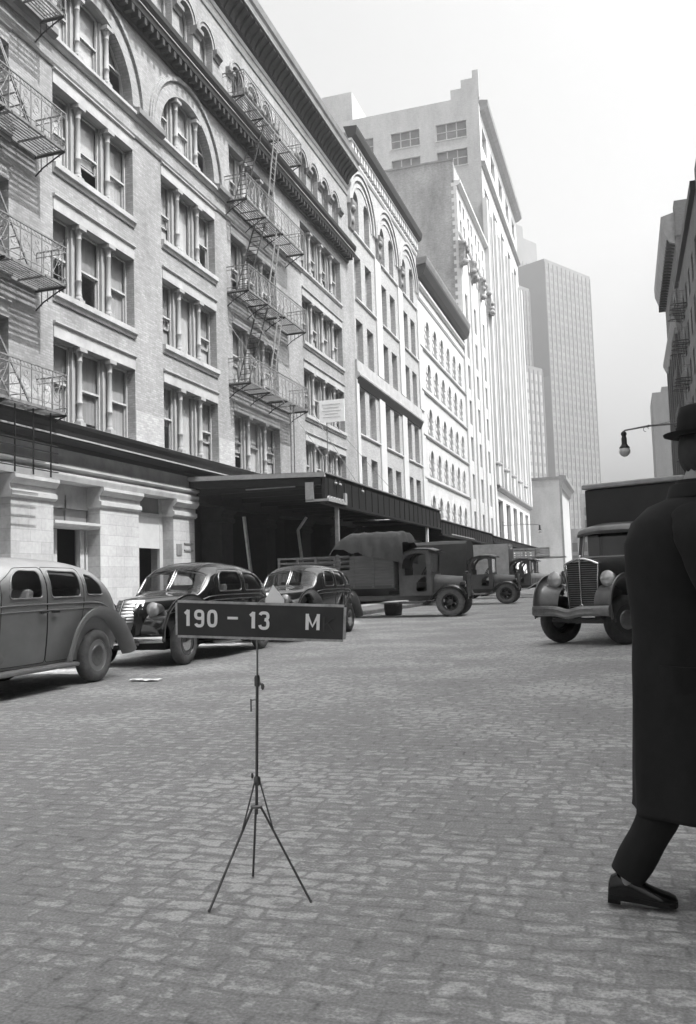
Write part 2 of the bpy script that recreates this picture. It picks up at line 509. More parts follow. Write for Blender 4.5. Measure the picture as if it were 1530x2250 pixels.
def lerp(x, tab):
    if x <= tab[0][0]: return tab[0][1]
    for (a, u), (b, v) in zip(tab, tab[1:]):
        if x <= b:
            t = (x - a) / (b - a); return u + (v - u) * t
    return tab[-1][1]

def smooth_tab(tab, n=8):
    """Catmull-Rom through (x, y) points"""
    out = []
    for i in range(len(tab) - 1):
        p0 = tab[max(i - 1, 0)]; p1 = tab[i]; p2 = tab[i + 1]; p3 = tab[min(i + 2, len(tab) - 1)]
        for k in range(n):
            t = k / n
            out.append(tuple(0.5 * (2 * p1[c] + (p2[c] - p0[c]) * t + (2 * p0[c] - 5 * p1[c] + 4 * p2[c] - p3[c]) * t * t + (3 * p1[c] - p0[c] - 3 * p2[c] + p3[c]) * t ** 3) for c in range(len(p1))))
    out.append(tuple(tab[-1]))
    return out
HAZE = 0.0009
# ------------------------------------------------------------ the ground
g = MB()
g.quad((-420, -80, 0), (420, -80, 0), (420, 1500, 0), (-420, 1500, 0))
structure(g.build('street', 'setts'))
KX = -9.2
structure(MB().box(KX - 0.22, KX, -20, 150, -0.1, 0.15).build('kerb', 'kerb', bevel=0.02))
structure(MB().box(-15.4, KX - 0.223, -20, 150, -0.1, 0.147).build('pavement', 'walk'))
structure(MB().box(3.0, 3.22, 14, 200, -0.1, 0.15).build('kerb', 'kerb', bevel=0.02))
structure(MB().box(3.223, 30, 14, 200, -0.1, 0.147).build('pavement', 'walk'))

# ------------------------------------------------------------ facade tools (street fronts face +X)
def arc_top(c, r, zs):
    return lambda y: zs + math.sqrt(max(0.0, r * r - (y - c) ** 2))

def wall_face(mb, x, y0, y1, z0, z1, holes, depth):
    """front sheet at x with openings and their reveals; a hole is (ya, yb, za, zb, top) with top = arched top function or None"""
    hb = []
    for h in holes:
        ya, yb, za, zb, top = h
        hb.append((ya, yb, za, zb if top is None else max(top(ya + (yb - ya) * k / 32) for k in range(33)), top, zb))
    ys = sorted({round(v, 4) for v in [y0, y1] + [q for h in hb for q in h[:2]]})
    zs = sorted({round(v, 4) for v in [z0, z1] + [q for h in hb for q in h[2:4]]})
    for za, zb in zip(zs, zs[1:]):
        run = None
        for ya, yb in zip(ys, ys[1:]):
            cy, cz = (ya + yb) / 2, (za + zb) / 2
            solid = not any(h[0] < cy < h[1] and h[2] < cz < h[3] for h in hb)
            if solid:
                run = (run[0], yb) if run else (ya, yb)
            if run and (not solid or yb == ys[-1]):
                mb.quad((x, run[0], za), (x, run[1], za), (x, run[1], zb), (x, run[0], zb)); run = None
    for ya, yb, za, zt, top, zb in hb:
        xd = x - depth
        zl = zb if top is None else top(ya); zr = zb if top is None else top(yb)
        mb.quad((x, ya, za), (xd, ya, za), (xd, ya, zl), (x, ya, zl))
        mb.quad((x, yb, za), (x, yb, zr), (xd, yb, zr), (xd, yb, za))
        mb.quad((x, ya, za), (x, yb, za), (xd, yb, za), (xd, ya, za))
        if top is None:
            mb.quad((x, ya, zb), (xd, ya, zb), (xd, yb, zb), (x, yb, zb))
        else:
            n = 28
            for i in range(n):
                a = ya + (yb - ya) * (1 - math.cos(PI * i / n)) / 2; b = ya + (yb - ya) * (1 - math.cos(PI * (i + 1) / n)) / 2
                ta, tb = top(a), top(b)
                mb.quad((x, a, ta), (x, b, tb), (x, b, zt), (x, a, zt))
                mb.quad((x, a, ta), (xd, a, ta), (xd, b, tb), (x, b, tb))
    return mb

def shell(mb, x, y0, y1, z1, back, z0=0.0):
    """the sides, back and roof behind a front at x"""
    mb.quad((x, y0, z0), (x, y0, z1), (back, y0, z1), (back, y0, z0))
    mb.quad((x, y1, z0), (back, y1, z0), (back, y1, z1), (x, y1, z1))
    mb.quad((back, y0, z0), (back, y1, z0), (back, y1, z1), (back, y0, z1))
    return mb

WC = {}
def win_meshes(w, h, top, key, kind, lev, fr, bl, pane):
    """meshes of one sash window, origin at its lower near corner: frame, pane, blind"""
    k = (round(w, 3), round(h, 3), key, kind, lev, fr, bl, pane)
    if k in WC: return WC[k]
    tp = (lambda y: h) if top is None else top
    n = 1 if top is None else 10
    yy = [w * i / n for i in range(n + 1)]
    f = MB(); t = 0.055; d = 0.07
    hl, hr = tp(0), tp(w)
    if hl > 0.1: f.box(-d, 0, 0, t, 0, hl)
    if hr > 0.1: f.box(-d, 0, w - t, w, 0, hr)
    f.box(-d, 0.02, 0, w, 0, t * 1.2)
    for a, b in zip(yy, yy[1:]):
        f.prism([(0, a, tp(a)), (0, b, tp(b)), (0, b, tp(b) - t * 1.2), (0, a, tp(a) - t * 1.2)], (-d, 0, 0))
    mid = h * 0.5 if top is None else min(h * 0.5, max(hl, hr) * 0.55)
    if kind != 'fixed':
        # lower sash sits behind the upper one
        f.box(-0.055, -0.005, t, w - t, mid - 0.03, mid + 0.035)
        if kind == 'open': z = t + (mid - t) * 0.62
        else: z = t
        f.box(-d - 0.05, -d, t, w - t, z, z + 0.05); f.box(-d - 0.05, -d, t, w - t, mid - 0.06, mid - 0.005)
        f.box(-d - 0.05, -d, t, t + 0.045, z, mid); f.box(-d - 0.05, -d, w - t - 0.045, w - t, z, mid)
    if kind == 'cross': f.box(-0.05, 0, w / 2 - 0.02, w / 2 + 0.02, t, min(hl, hr) - t)
    fm = f.mesh('window', M[fr])
    p = MB()
    zb = 0.02 if kind != 'open' else t + (mid - t) * 0.62
    for a, b in zip(yy, yy[1:]):
        p.quad((-0.06, a, zb), (-0.06, b, zb), (-0.06, b, max(zb, tp(b) - 0.01)), (-0.06, a, max(zb, tp(a) - 0.01)))
    pm = p.mesh('pane', M[pane], fix=False)
    bm_ = None
    if lev > 0 and bl:
        b_ = MB(); zc = h * (1 - lev)
        for a, b in zip(yy, yy[1:]):
            za, zbb = max(zc, 0.03), max(zc, 0.03)
            if tp(a) > za + .05 or tp(b) > zbb + .05:
                b_.quad((-0.135, a, za), (-0.135, b, zbb), (-0.135, b, max(zbb, tp(b))), (-0.135, a, max(za, tp(a))))
        if b_.v: bm_ = b_.mesh('blind', M[bl], fix=False)
    WC[k] = (fm, pm, bm_)
    return WC[k]

def put(name, me, parent, world):
    o = bpy.data.objects.new(name, me); COL.objects.link(o); o.parent = parent
    if parent.type == 'EMPTY':
        g = ORG[parent.name]
        o.location = (world[0] - g[0], world[1] - g[1], world[2] - g[2])
    return o

def window(parent, x, y0, w, z0, h, top=None, key=None, kind='sash', lev=None, fr='frame', bl='blind', pane='pane', far=False):
    if lev is None: lev = random.choice((0.5, 0.6, 0.75, 0.9, 1.0, 1.0, 1.0))
    fm, pm, bm_ = win_meshes(w, h, top, key, kind, lev, fr, bl, pane)
    o = put('window', fm, parent, (x, y0, z0))
    put('pane', pm, o, None)
    if bm_ is not None: put('blind', bm_, o, None)
    return o

COLM = {}
def colonnette(parent, x, y, z0, z1, r=0.10):
    k = (round(z1 - z0, 2), r)
    if k not in COLM:
        h = z1 - z0; m = MB()
        m.box(-r * 1.6, r * 1.6, -r * 1.6, r * 1.6, 0, 0.12)
        m.lathe([(r * 1.4, 0.12), (r * 1.45, 0.17), (r * 1.1, 0.22), (r * 1.25, 0.27), (r, 0.32), (r, h * 0.28), (r * 1.2, h * 0.28 + .02), (r * 1.2, h * 0.28 + .06), (r * .98, h * 0.28 + .09),
                 (r * 0.92, h - 0.42), (r * 1.15, h - 0.39), (r * 1.0, h - 0.34), (r * 1.1, h - 0.25), (r * 1.7, h - 0.12)], (0, 0, 0), 'z', 14)
        m.box(-r * 2.0, r * 2.0, -r * 2.2, r * 2.2, h - 0.12, h)
        COLM[k] = m.mesh('colonnette', M['column'], smooth=40)
    return put('colonnette', COLM[k], parent, (x, y, z0))

def arch_ring(mb, x, proj, c, zs, r0, r1, a0=0.0, a1=PI, n=32):
    """an archivolt standing proud of the wall by proj"""
    pts = []
    for i in range(n + 1):
        q = a0 + (a1 - a0) * i / n
        pts.append((math.cos(q), math.sin(q)))
    for (c0, s0), (c1, s1) in zip(pts, pts[1:]):
        P = lambda X, r, cc, ss: (X, c - r * cc, zs + r * ss)
        mb.quad(P(x + proj, r0, c0, s0), P(x + proj, r1, c0, s0), P(x + proj, r1, c1, s1), P(x + proj, r0, c1, s1))
        mb.quad(P(x, r1, c0, s0), P(x, r1, c1, s1), P(x + proj, r1, c1, s1), P(x + proj, r1, c0, s0))
        mb.quad(P(x, r0, c0, s0), P(x + proj, r0, c0, s0), P(x + proj, r0, c1, s1), P(x, r0, c1, s1))
    return mb

# ============================================================ 1. the arcaded brick warehouse
X0 = -15.0
Y0, Y1 = 8.0, 49.3
B = thing('arcaded_warehouse', 'long brick warehouse with tall round arches and iron fire escapes, nearest on the left', 'building', (X0, (Y0 + Y1) / 2, 0))
bays = {0: (14.1, 18.35, 3), 1: (20.2, 24.45, 3), 2: (26.28, 30.48, 3), 3: (31.95, 36.85, 3), 4: (40.25, 46.78, 4)}
extra = (8.9, 12.3, 3)
floors = [(6.02, 8.37), (9.70, 12.08), (13.46, 15.85)]
SPR = 17.45
MW = 0.42
holes = []
for k, (a, b, n) in list(bays.items()) + [(9, extra)]:
    for z0, z1 in floors: holes.append((a, b, z0, z1, None))
    if k <= 2: holes.append((a, b, 17.30, SPR, arc_top((a + b) / 2, (b - a) / 2, SPR)))
    elif k == 9: holes.append((a, b, 17.30, SPR, arc_top((a + b) / 2, (b - a) / 2, SPR)))
    else: holes.append((a, b, 17.30, 19.75, None))
top_arch = []
for k, (a, b, n) in bays.items():
    pit = 1.65 if k < 3 else (1.6 if k == 3 else 1.77)
    cs = [(a + b) / 2 + (i - (n - 1) / 2) * pit for i in range(n)]
    if k == 3: cs = [32.95, 34.55, 36.15]
    for c in cs:
        top_arch.append((k, c)); holes.append((c - 0.55, c + 0.55, 21.3, 23.08, arc_top(c, 0.55, 23.08)))
wall = MB()
wall_face(wall, X0, Y0, Y1, 5.9, 25.7, holes, 0.36)
# attic and side walls
shell(wall, X0, Y0, Y1, 25.7, -32, 0)
wall.quad((X0 - .3, Y0, 25.7), (X0 - .3, Y1, 25.7), (-32, Y1, 25.7), (-32, Y0, 25.7))
wall.build('wall', 'brick', B, fix=False)
# a paler band of brick above the base cornice, beside the windows
wbm = brick('paler_brick', 0.36, 0.32)
for a, b in ((24.47, 26.26), (18.37, 20.18), (30.5, 31.93)):
    MB().box(X0, X0 + .012, a, b, 6.02, 7.05 if a > 20 else 6.9).build('paler_brick_band', wbm, B)

# stone trim: sills, lintels, drip mouldings, impost band, pilaster edges
tr = MB(); dk = MB()
for k, (a, b, n) in list(bays.items()) + [(9, extra)]:
    for i, (z0, z1) in enumerate(floors):
        if i: tr.extr([(X0 - .34, z0 - .30), (X0 + .05, z0 - .30), (X0 + .07, z0 - .2), (X0 + .13, z0 - .16), (X0 + .13, z0), (X0 - .34, z0 + .02)], a - .03, b + .03)
        tr.box(X0 - .01, X0 + .025, a + .003, b - .003, z1 + .002, z1 + .36)          # lintel course
        tr.extr([(X0, z1 + .36), (X0 + .03, z1 + .36), (X0 + .09, z1 + .41), (X0 + .09, z1 + .45), (X0, z1 + .47)], a - .02, b + .02)
# impost band
for a, b in ((Y0, 31.93), (36.87, 40.23)):
    tr.extr([(X0 - .02, 16.98), (X0 + .06, 16.98), (X0 + .10, 17.06), (X0 + .16, 17.10), (X0 + .16, 17.2), (X0 + .04, 17.29), (X0 - .02, 17.29)], a, b)
for a, b in ((31.93, 36.87), (40.23, 46.8)):
    tr.extr([(X0 - .34, 17.05), (X0 + .03, 17.05), (X0 + .10, 17.16), (X0 + .10, 17.25), (X0 - .34, 17.29)], a, b)
tr.extr([(X0, 16.33), (X0 + .05, 16.33), (X0 + .09, 16.40), (X0, 16.46)], Y0, 31.93)
tr.build('stone_trim', 'stone', B, bevel=0.0)
# darker upper face of the impost moulding
dk.extr([(X0 + .0, 17.292), (X0 + .14, 17.25), (X0 + .18, 17.30), (X0 + .18, 17.36), (X0, 17.40)], Y0, 18.33)
dk.build('pier_impost', 'cornice_grey', B)
for a, b in ((18.4, 20.15), (24.5, 26.24), (30.52, 31.9)):
    MB().extr([(X0 + .0, 17.02), (X0 + .20, 17.10), (X0 + .26, 17.16), (X0 + .26, 17.34), (X0, 17.40)], a, b).build('pier_impost', 'cornice_grey', B)

# archivolts
for k in (0, 1, 2, 9):
    a, b, n = bays[k] if k != 9 else extra
    c, r = (a + b) / 2, (b - a) / 2
    rg = MB()
    arch_ring(rg, X0, 0.03, c, SPR, r + .001, r + .42)
    arch_ring(rg, X0, 0.10, c, SPR, r + .55, r + .68)
    arch_ring(rg, X0, 0.06, c, SPR, r + .68, r + .76)
    rg.build('archivolt', 'brick', B)

# windows, mullions and colonnettes
XW = X0 - 0.30
for k, (a, b, n) in bays.items():
    ww = (b - a - MW * (n - 1)) / n
    for i, (z0, z1) in enumerate(floors):
        for j in range(n):
            y = a + j * (ww + MW)
            kind = random.choice(('sash', 'sash', 'sash', 'open'))
            lev = None; bl = random.choice(('blind', 'blind', 'blind_dark', 'blind_pale'))
            if k == 1 and i == 2: lev = (1.0, 0.62, 0.9)[j]; bl = ('blind_pale', 'blind_pale', 'blind')[j]; kind = ('sash', 'open', 'sash')[j]
            if k == 2 and j == 1: lev = 1.0; bl = 'blind_pale'; kind = 'fixed'
            if k == 2 and j == 2: kind = 'open' if i != 2 else 'sash'
            if k == 3 and j == 0: kind = 'open'; bl = 'blind'
            window(B, XW, y, ww, z0 + .02, z1 - z0 - .02, kind=kind, lev=lev, bl=bl)
            if j < n - 1:
                MB().box(X0 - .36, X0 - .20, y + ww, y + ww + MW, z0, z1).build('mullion', 'column', B)
                colonnette(B, X0 - .10, y + ww + MW / 2, z0 + .01, z1 - .005, 0.082)
    # arcade storey
    c, r = (a + b) / 2, (b - a) / 2
    for j in range(n):
        y = a + j * (ww + MW)
        if k <= 2:
            top = arc_top(c - y, r - .01, SPR - 17.32)
            window(B, XW, y, ww, 17.32, 2.0 + .2, top=top, key=('arc', k, j), lev=(1.0, 0.8, 0.5)[j] if k else .5, bl='blind_pale' if j < 2 else 'blind', kind='sash')
        else:
            window(B, XW, y, ww, 17.32, 2.43, kind=random.choice(('sash', 'open')), bl=random.choice(('blind', 'blind_pale')))
        if j < n - 1:
            ym = y + ww + MW / 2
            zt = SPR + math.sqrt(r * r - (ym - c) ** 2) - .02 if k <= 2 else 19.73
            MB().box(X0 - .36, X0 - .20, y + ww, y + ww + MW, 17.3, zt - .02).build('mullion', 'column', B)
            colonnette(B, X0 - .10, ym, 17.31, zt - .10, 0.082)
# small arched top-storey windows, their piers' dark capitals and hood moulds
seen = set()
for k, c in top_arch:
    window(B, XW + .02, c - .55, 1.10, 21.3, 2.33, top=arc_top(0.55, .545, 1.78), key='small', bl='blind', kind='sash')
    hood = MB(); arch_ring(hood, X0, 0.07, c, 23.08, .70, .82, n=20)
    arch_ring(hood, X0, 0.03, c, 23.08, .551, .69, n=20); hood.build('hood_mould', 'brick', B)
    for e in (-1, 1):
        ce = round(c + e * 0.83, 1)
        if any(abs(ce - s_) < .3 for s_ in seen): continue
        seen.add(ce)
        MB().extr([(X0 - .1, 22.70), (X0 + .06, 22.72), (X0 + .10, 22.82), (X0 + .20, 22.90), (X0 + .20, 23.06), (X0 - .1, 23.07)], ce - .29, ce + .29).build('pier_capital', 'cornice_grey', B)

# cornices
cn = MB()
cn.extr([(X0, 20.22), (X0 + .10, 20.24), (X0 + .14, 20.42), (X0 + .20, 20.50), (X0 + .46, 20.56), (X0 + .50, 20.80), (X0 + .60, 20.98), (X0 + .62, 21.16), (X0, 21.28)], Y0, 48.2)
y = Y0 + .2
while y < 48.0:
    cn.box(X0 + .12, X0 + .44, y, y + .16, 20.30, 20.555); y += .40
ac = cn.build('arcade_cornice', 'cornice', B)
MB().box(X0 + .505, X0 + .535, Y0, 48.2, 20.76, 20.80).build('pale_cornice_line', 'fillet', ac)
rc = MB()
rc.extr([(X0, 25.35), (X0 + .12, 25.40), (X0 + .18, 25.62), (X0 + .35, 25.85), (X0 + .60, 26.02), (X0 + .70, 26.10), (X0 + .70, 26.22), (X0 - .4, 26.30), (X0 - .4, 25.3)], Y0, 48.75)
y = Y0 + .1
while y < 48.5:
    rc.extr([(X0 + .02, 25.36), (X0 + .17, 25.40), (X0 + .30, 25.62), (X0 + .48, 25.80), (X0 + .66, 25.99), (X0 + .66, 26.06), (X0 + .02, 26.06)], y, y + .26); y += .52
rc_o = rc.build('roof_cornice', 'cornice', B)
MB().extr([(X0 - .4, 26.30), (X0 + .72, 26.22), (X0 + .74, 26.42), (X0 + .82, 26.55), (X0 + .86, 26.85), (X0 + .80, 26.90), (X0 - .4, 26.95)], Y0, 48.80).build('cornice_fascia', 'cornice_grey', rc_o)
MB().box(X0 + .701, X0 + .735, Y0, 48.77, 26.14, 26.20).build('pale_cornice_line', 'fillet', rc_o)
st = MB()
st.extr([(X0, 24.58), (X0 + .05, 24.58), (X0 + .09, 24.68), (X0, 24.74)], Y0, 49.0)
st.extr([(X0, 25.05), (X0 + .04, 25.05), (X0 + .10, 25.18), (X0, 25.30)], Y0, 49.0)
st.build('attic_moulding', 'stone', B)

# ground storey: stone piers, frieze, dark base cornice, doors
PIERS = [(11.0, 12.9), (14.6, 15.9), (18.43, 20.17), (22.40, 24.56), (26.81, 28.36), (30.6, 31.6), (35.0, 36.0), (39.4, 40.6), (43.6, 44.6), (47.6, 49.29)]
for a, b in PIERS:
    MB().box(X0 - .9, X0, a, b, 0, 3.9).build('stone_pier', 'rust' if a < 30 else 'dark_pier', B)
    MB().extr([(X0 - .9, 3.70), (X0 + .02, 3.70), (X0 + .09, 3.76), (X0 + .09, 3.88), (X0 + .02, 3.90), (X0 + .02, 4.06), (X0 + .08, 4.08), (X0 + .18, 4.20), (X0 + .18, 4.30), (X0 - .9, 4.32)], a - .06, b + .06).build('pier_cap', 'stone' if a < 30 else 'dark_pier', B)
fz = MB()
fz.extr([(X0 - .5, 4.322), (X0 + .10, 4.322), (X0 + .14, 4.46), (X0 + .14, 4.52), (X0 + .03, 4.56), (X0 + .03, 4.62), (X0 + .16, 4.68), (X0 + .16, 4.76), (X0 + .0, 4.80), (X0, 5.22), (X0 - .5, 5.22)], Y0, 28.5)
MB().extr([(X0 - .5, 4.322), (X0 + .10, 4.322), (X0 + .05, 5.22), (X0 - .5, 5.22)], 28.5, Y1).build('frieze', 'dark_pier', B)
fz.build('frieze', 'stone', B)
bc = MB()
bc.extr([(X0 - .2, 5.222), (X0 + .05, 5.222), (X0 + .10, 5.34), (X0 + .52, 5.40), (X0 + .54, 5.62), (X0 + .62, 5.74), (X0 + .64, 5.84), (X0 - .2, 5.93)], Y0, 34.0)
bco = bc.build('base_cornice', 'cornice', B)
MB().box(X0 + .541, X0 + .565, Y0, 34.0, 5.43, 5.475).build('pale_cornice_line', 'fillet', bco)  # lit cornice edge, its brightness put into the strip's colour
MB().box(X0 - .34, X0 + .10, Y0, Y1, 5.932, 6.018).build('sill_course', 'stone', B)
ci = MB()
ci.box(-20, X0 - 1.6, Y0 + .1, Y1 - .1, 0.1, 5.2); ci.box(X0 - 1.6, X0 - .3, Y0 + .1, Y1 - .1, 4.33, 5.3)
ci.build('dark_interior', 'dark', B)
# doorways between the piers
for i, ((a0, a1), (b0, b1)) in enumerate(zip(PIERS, PIERS[1:])):
    y0, y1 = a1, b0
    xd = X0 - .42
    if i == 2:
        tb = MB().box(xd - .1, xd, y0, y1, 3.62, 4.32).box(xd - .1, xd + .02, y0, y1, 3.02, 3.2)
        tb.extr([(xd, 3.02), (X0 - .05, 3.04), (X0 + .05, 3.12), (X0 + .05, 3.20), (xd, 3.24)], y0 + .005, y1 - .005)
        tb.build('door_head', 'stone', B)
        tw = MB().box(xd - .06, xd, y0, y0 + .06, 3.24, 3.62).box(xd - .06, xd, y1 - .06, y1, 3.24, 3.62).box(xd - .06, xd, (y0 + y1) / 2 - .03, (y0 + y1) / 2 + .03, 3.2, 4.0)
        f = tw.build('transom_window', 'frame_dark', B)
        MB().box(xd - .05, xd - .03, y0, y1, 3.24, 3.62).build('pane', 'pane_mid', f)
        d = MB().box(xd - .12, xd - .02, y0 + .005, y0 + .75, 0.147, 3.0).build('door_leaf', 'frame', B)
        MB().box(xd - .16, xd - .02, y1 - .38, y1 - .18, 0.147, 3.0).box(xd - .16, xd - .02, y1 - .10, y1 - .005, .147, 3.0).build('door_jamb', 'stone', B)
    elif i == 3:
        f = MB().box(xd - .1, xd, y0, y0 + .07, .147, 4.3).box(xd - .1, xd, y1 - .22, y1 - .005, .147, 4.3).box(xd - .1, xd + .02, y0, y1, 3.68, 3.78).build('door_frame', 'stone', B)
        MB().box(xd - .06, xd - .04, y0, y1, 3.78, 4.32).build('transom_window', 'pane_mid', B)
        MB().box(xd - .05, xd - .01, y0 + .07, y1 - .2, 2.58, 3.68).build('door_shutter', 'shutter', B)
        MB().box(xd - .5, xd - .46, y0 + .5, y0 + .62, .147, 2.5).build('door_edge', 'frame_dark', B)
    elif i < 2:
        MB().box(xd - .1, xd, y0, y1, 0.147, 4.32).build('door_leaf', 'frame', B)
# two small notice plates by the right-hand doorway
MB().box(X0, X0 + .03, 27.0, 27.35, 2.35, 2.75).build('notice_plate', 'cornice_grey', B)
MB().box(X0, X0 + .03, 27.55, 28.2, 2.5, 2.56).box(X0, X0 + .03, 27.55, 28.2, 2.75, 2.8).build('wall_conduit', 'cornice_grey', B)

# the white board on a post above the canopy
wsn = thing('wall_sign', 'small white sign board with faded lettering on a thin post above the canopy', 'sign', (-13.1, 38, 5.06))
sgo = MB().box(-13.42, -12.2, 38.0, 38.05, 8.72, 9.78).build('board', 'sign_white', wsn)
ln = MB()
for z, a, b in ((9.55, -13.3, -12.4), (9.40, -13.25, -12.45), (9.25, -13.3, -12.35), (9.10, -13.15, -12.5), (8.95, -13.25, -12.4)):
    ln.box(a, b, 37.993, 37.998, z, z + .03)
ln.build('faded_lines', 'sign_ink', sgo)
MB().tube([(-13.1, 38.07, 5.06), (-13.1, 38.07, 9.7)], .025).build('sign_post', 'iron_mid', wsn)
# ============================================================ 2. the triple-arched building
Y2a, Y2b = 49.3, 67.0
B2 = thing('triple_arch_building', 'pale loft building with three broad arches under a dentilled cornice, second from the left', 'building', (X0, 58.2, 0))
h2 = []; w2 = []
SP2 = 24.15
for a0 in (49.62, 55.72, 61.86):
    for a, b in ((a0, a0 + 1.42), (a0 + 2.35, a0 + 3.8)):
        for z0, z1 in ((6.3, 8.87), (10.15, 13.04), (14.6, 17.3), (18.6, 21.45)):
            h2.append((a, b, z0, z1, None)); w2.append((a, b, z0, z1, None))
        r = (b - a) / 2 - .12; c = (a + b) / 2
        h2.append((c - r, c + r, 22.8, 25.0, arc_top(c, r, 25.0)))
        w2.append((c - r, c + r, 22.8, 25.0 + r, arc_top(r, r - .005, 2.2)))
wl = MB()
wall_face(wl, X0, Y2a, Y2b, 0, 29.0, h2, 0.42)
shell(wl, X0, Y2a, Y2b, 29.0, -34)
wl.quad((X0, Y2a, 29), (X0, Y2b, 29), (-34, Y2b, 29), (-34, Y2a, 29))
wl.build('wall', 'brick2', B2, fix=False)
for a, b, z0, z1, top in w2:
    window(B2, X0 - .36, a, b - a, z0, z1 - z0, top=top, key='roundtop', bl=random.choice(('blind', 'blind', 'blind_dark')), kind=random.choice(('sash', 'sash', 'open')))
t2 = MB()
for a0 in (49.62, 55.72, 61.86):
    for z in (10.1, 18.55, 22.75):
        t2.extr([(X0, z - .10), (X0 + .06, z - .10), (X0 + .12, z - .03), (X0 + .12, z + .05), (X0, z + .05)], a0 - .05, a0 + 4.5)
    pilx = a0 + 4.55
    t2.box(X0, X0 + .10, pilx, pilx + 1.35, 5.0, 13.4)
    t2.box(X0, X0 + .10, pilx, pilx + 1.35, 14.7, 22.7)
t2.box(X0, X0 + .11, 49.0, 49.55, 5.0, 13.4)
t2.extr([(X0, 27.35), (X0 + .05, 27.35), (X0 + .12, 27.5), (X0 + .12, 27.62), (X0, 27.66)], Y2a, Y2b)
t2.build('stone_trim', 'white', B2)
gv = MB()
for a0 in (49.62, 55.72, 61.86):
    c = a0 + 1.95
    r_ = MB()
    arch_ring(r_, X0, .05, c, SP2, 2.05, 2.30); arch_ring(r_, X0, .13, c, SP2, 2.48, 2.72); arch_ring(r_, X0, .20, c, SP2, 2.85, 3.02)
    r_.build('archivolt', 'stone', B2)
    q = MB()      # carved bracket at the springing
    q.extr([(X0, 22.6), (X0 + .10, 22.7), (X0 + .22, 23.2), (X0 + .16, 23.7), (X0 + .34, 24.2), (X0 + .34, 24.42), (X0, 24.5)], a0 - 1.0, a0 - .15)
    q.ball((X0 + .24, a0 - .58, 23.95), .17, .30, .22); q.ball((X0 + .16, a0 - .58, 23.2), .14, .25, .25)
    q.build('carved_bracket', 'cornice_grey', B2)
bd = MB()
bd.extr([(X0, 13.42), (X0 + .10, 13.44), (X0 + .30, 13.62), (X0 + .32, 13.74), (X0 + .16, 13.9), (X0 + .14, 14.6), (X0, 14.6)], 49.1, 66.4)
bd.build('ledge', 'stone', B2)
MB().extr([(X0, 13.1), (X0 + .08, 13.1), (X0 + .26, 13.54), (X0, 13.41)], 49.2, 66.3).build('ledge_shadow_strip', 'cornice', B2)  # black strip painted in as the shadow below the ledge
cn2 = MB().extr([(X0, 28.55), (X0 + .30, 28.58), (X0 + .50, 28.75), (X0 + .58, 29.1), (X0 + .58, 29.28), (X0 - .3, 29.35)], 49.2, 67.2)
cn2.build('cornice', 'cornice', B2)
dn = MB(); y = 49.3
while y < 66.9:
    dn.box(X0, X0 + .22, y, y + .36, 27.85, 28.5); y += .62
dn.box(X0, X0 + .25, 49.2, 67.0, 28.40, 28.55)
dn.build('dentil_course', 'white', B2)

# ============================================================ 3. the white building with rows of small arched windows
Y3a, Y3b = 67.0, 87.7
B3 = thing('arched_window_building', 'white stone building with rows of small arched windows under a dark bracketless cornice', 'building', (X0, 77.5, 0))
h3 = []
rows3 = [(22.75, 2.3), (19.1, 2.2), (15.3, 2.2), (11.8, 2.2), (8.1, 2.2)]
cs3 = [70.15 + 2.96 * i for i in range(6)]
for zt, h in rows3:
    for c in cs3:
        h3.append((c - .55, c + .55, zt - h, zt - .55, arc_top(c, .55, zt - .55)))
wl = MB(); wall_face(wl, X0, Y3a, Y3b, 0, 25.8, h3, .40); shell(wl, X0, Y3a, Y3b, 25.8, -32)
wl.quad((X0, Y3a, 25.8), (X0, Y3b, 25.8), (-32, Y3b, 25.8), (-32, Y3a, 25.8))
wl.build('wall', 'white2', B3, fix=False)
for zt, h in rows3:
    for c in cs3:
        window(B3, X0 - .33, c - .55, 1.10, zt - h, h, top=arc_top(.55, .545, h - .55), key='small3', bl='blind', kind='sash', lev=random.choice((0, .4, .5)))
t3 = MB()
for z in (20.05, 16.45, 12.8, 9.3, 5.7): t3.extr([(X0, z - .12), (X0 + .08, z - .10), (X0 + .16, z + .02), (X0 + .16, z + .1), (X0, z + .12)], Y3a, Y3b)
t3.extr([(X0, 23.9), (X0 + .05, 23.9), (X0 + .14, 24.1), (X0 + .10, 24.4), (X0, 24.45)], Y3a, Y3b)
t3.extr([(X0, 24.9), (X0 + .12, 24.9), (X0 + .24, 25.1), (X0 + .24, 25.3), (X0, 25.35)], Y3a, Y3b)
t3.build('string_course', 'white', B3)
q3 = MB()
for zt, h in rows3:
    for c in cs3:
        for j in range(3):
            for e in (-1, 1): q3.box(X0, X0 + .06, c + e * .80 - .22, c + e * .80 + .22, zt - h + .1 + j * .62, zt - h + .42 + j * .62)
        arch_ring(q3, X0, .07, c, zt - .55, .58, .86, n=14)
q3.build('window_surround', 'white', B3)
MB().extr([(X0, 25.75), (X0 + .25, 25.75), (X0 + .55, 25.9), (X0 + .80, 26.5), (X0 + .80, 26.75), (X0, 26.6)], Y3a, 87.5).build('cornice', 'cornice', B3)
MB().extr([(X0 - .3, 26.6), (X0 + .80, 26.76), (X0 + .90, 27.1), (X0 + .90, 27.3), (X0 - .3, 27.2)], Y3a - .05, 87.55).build('cornice_fascia', 'cornice_grey', B3)

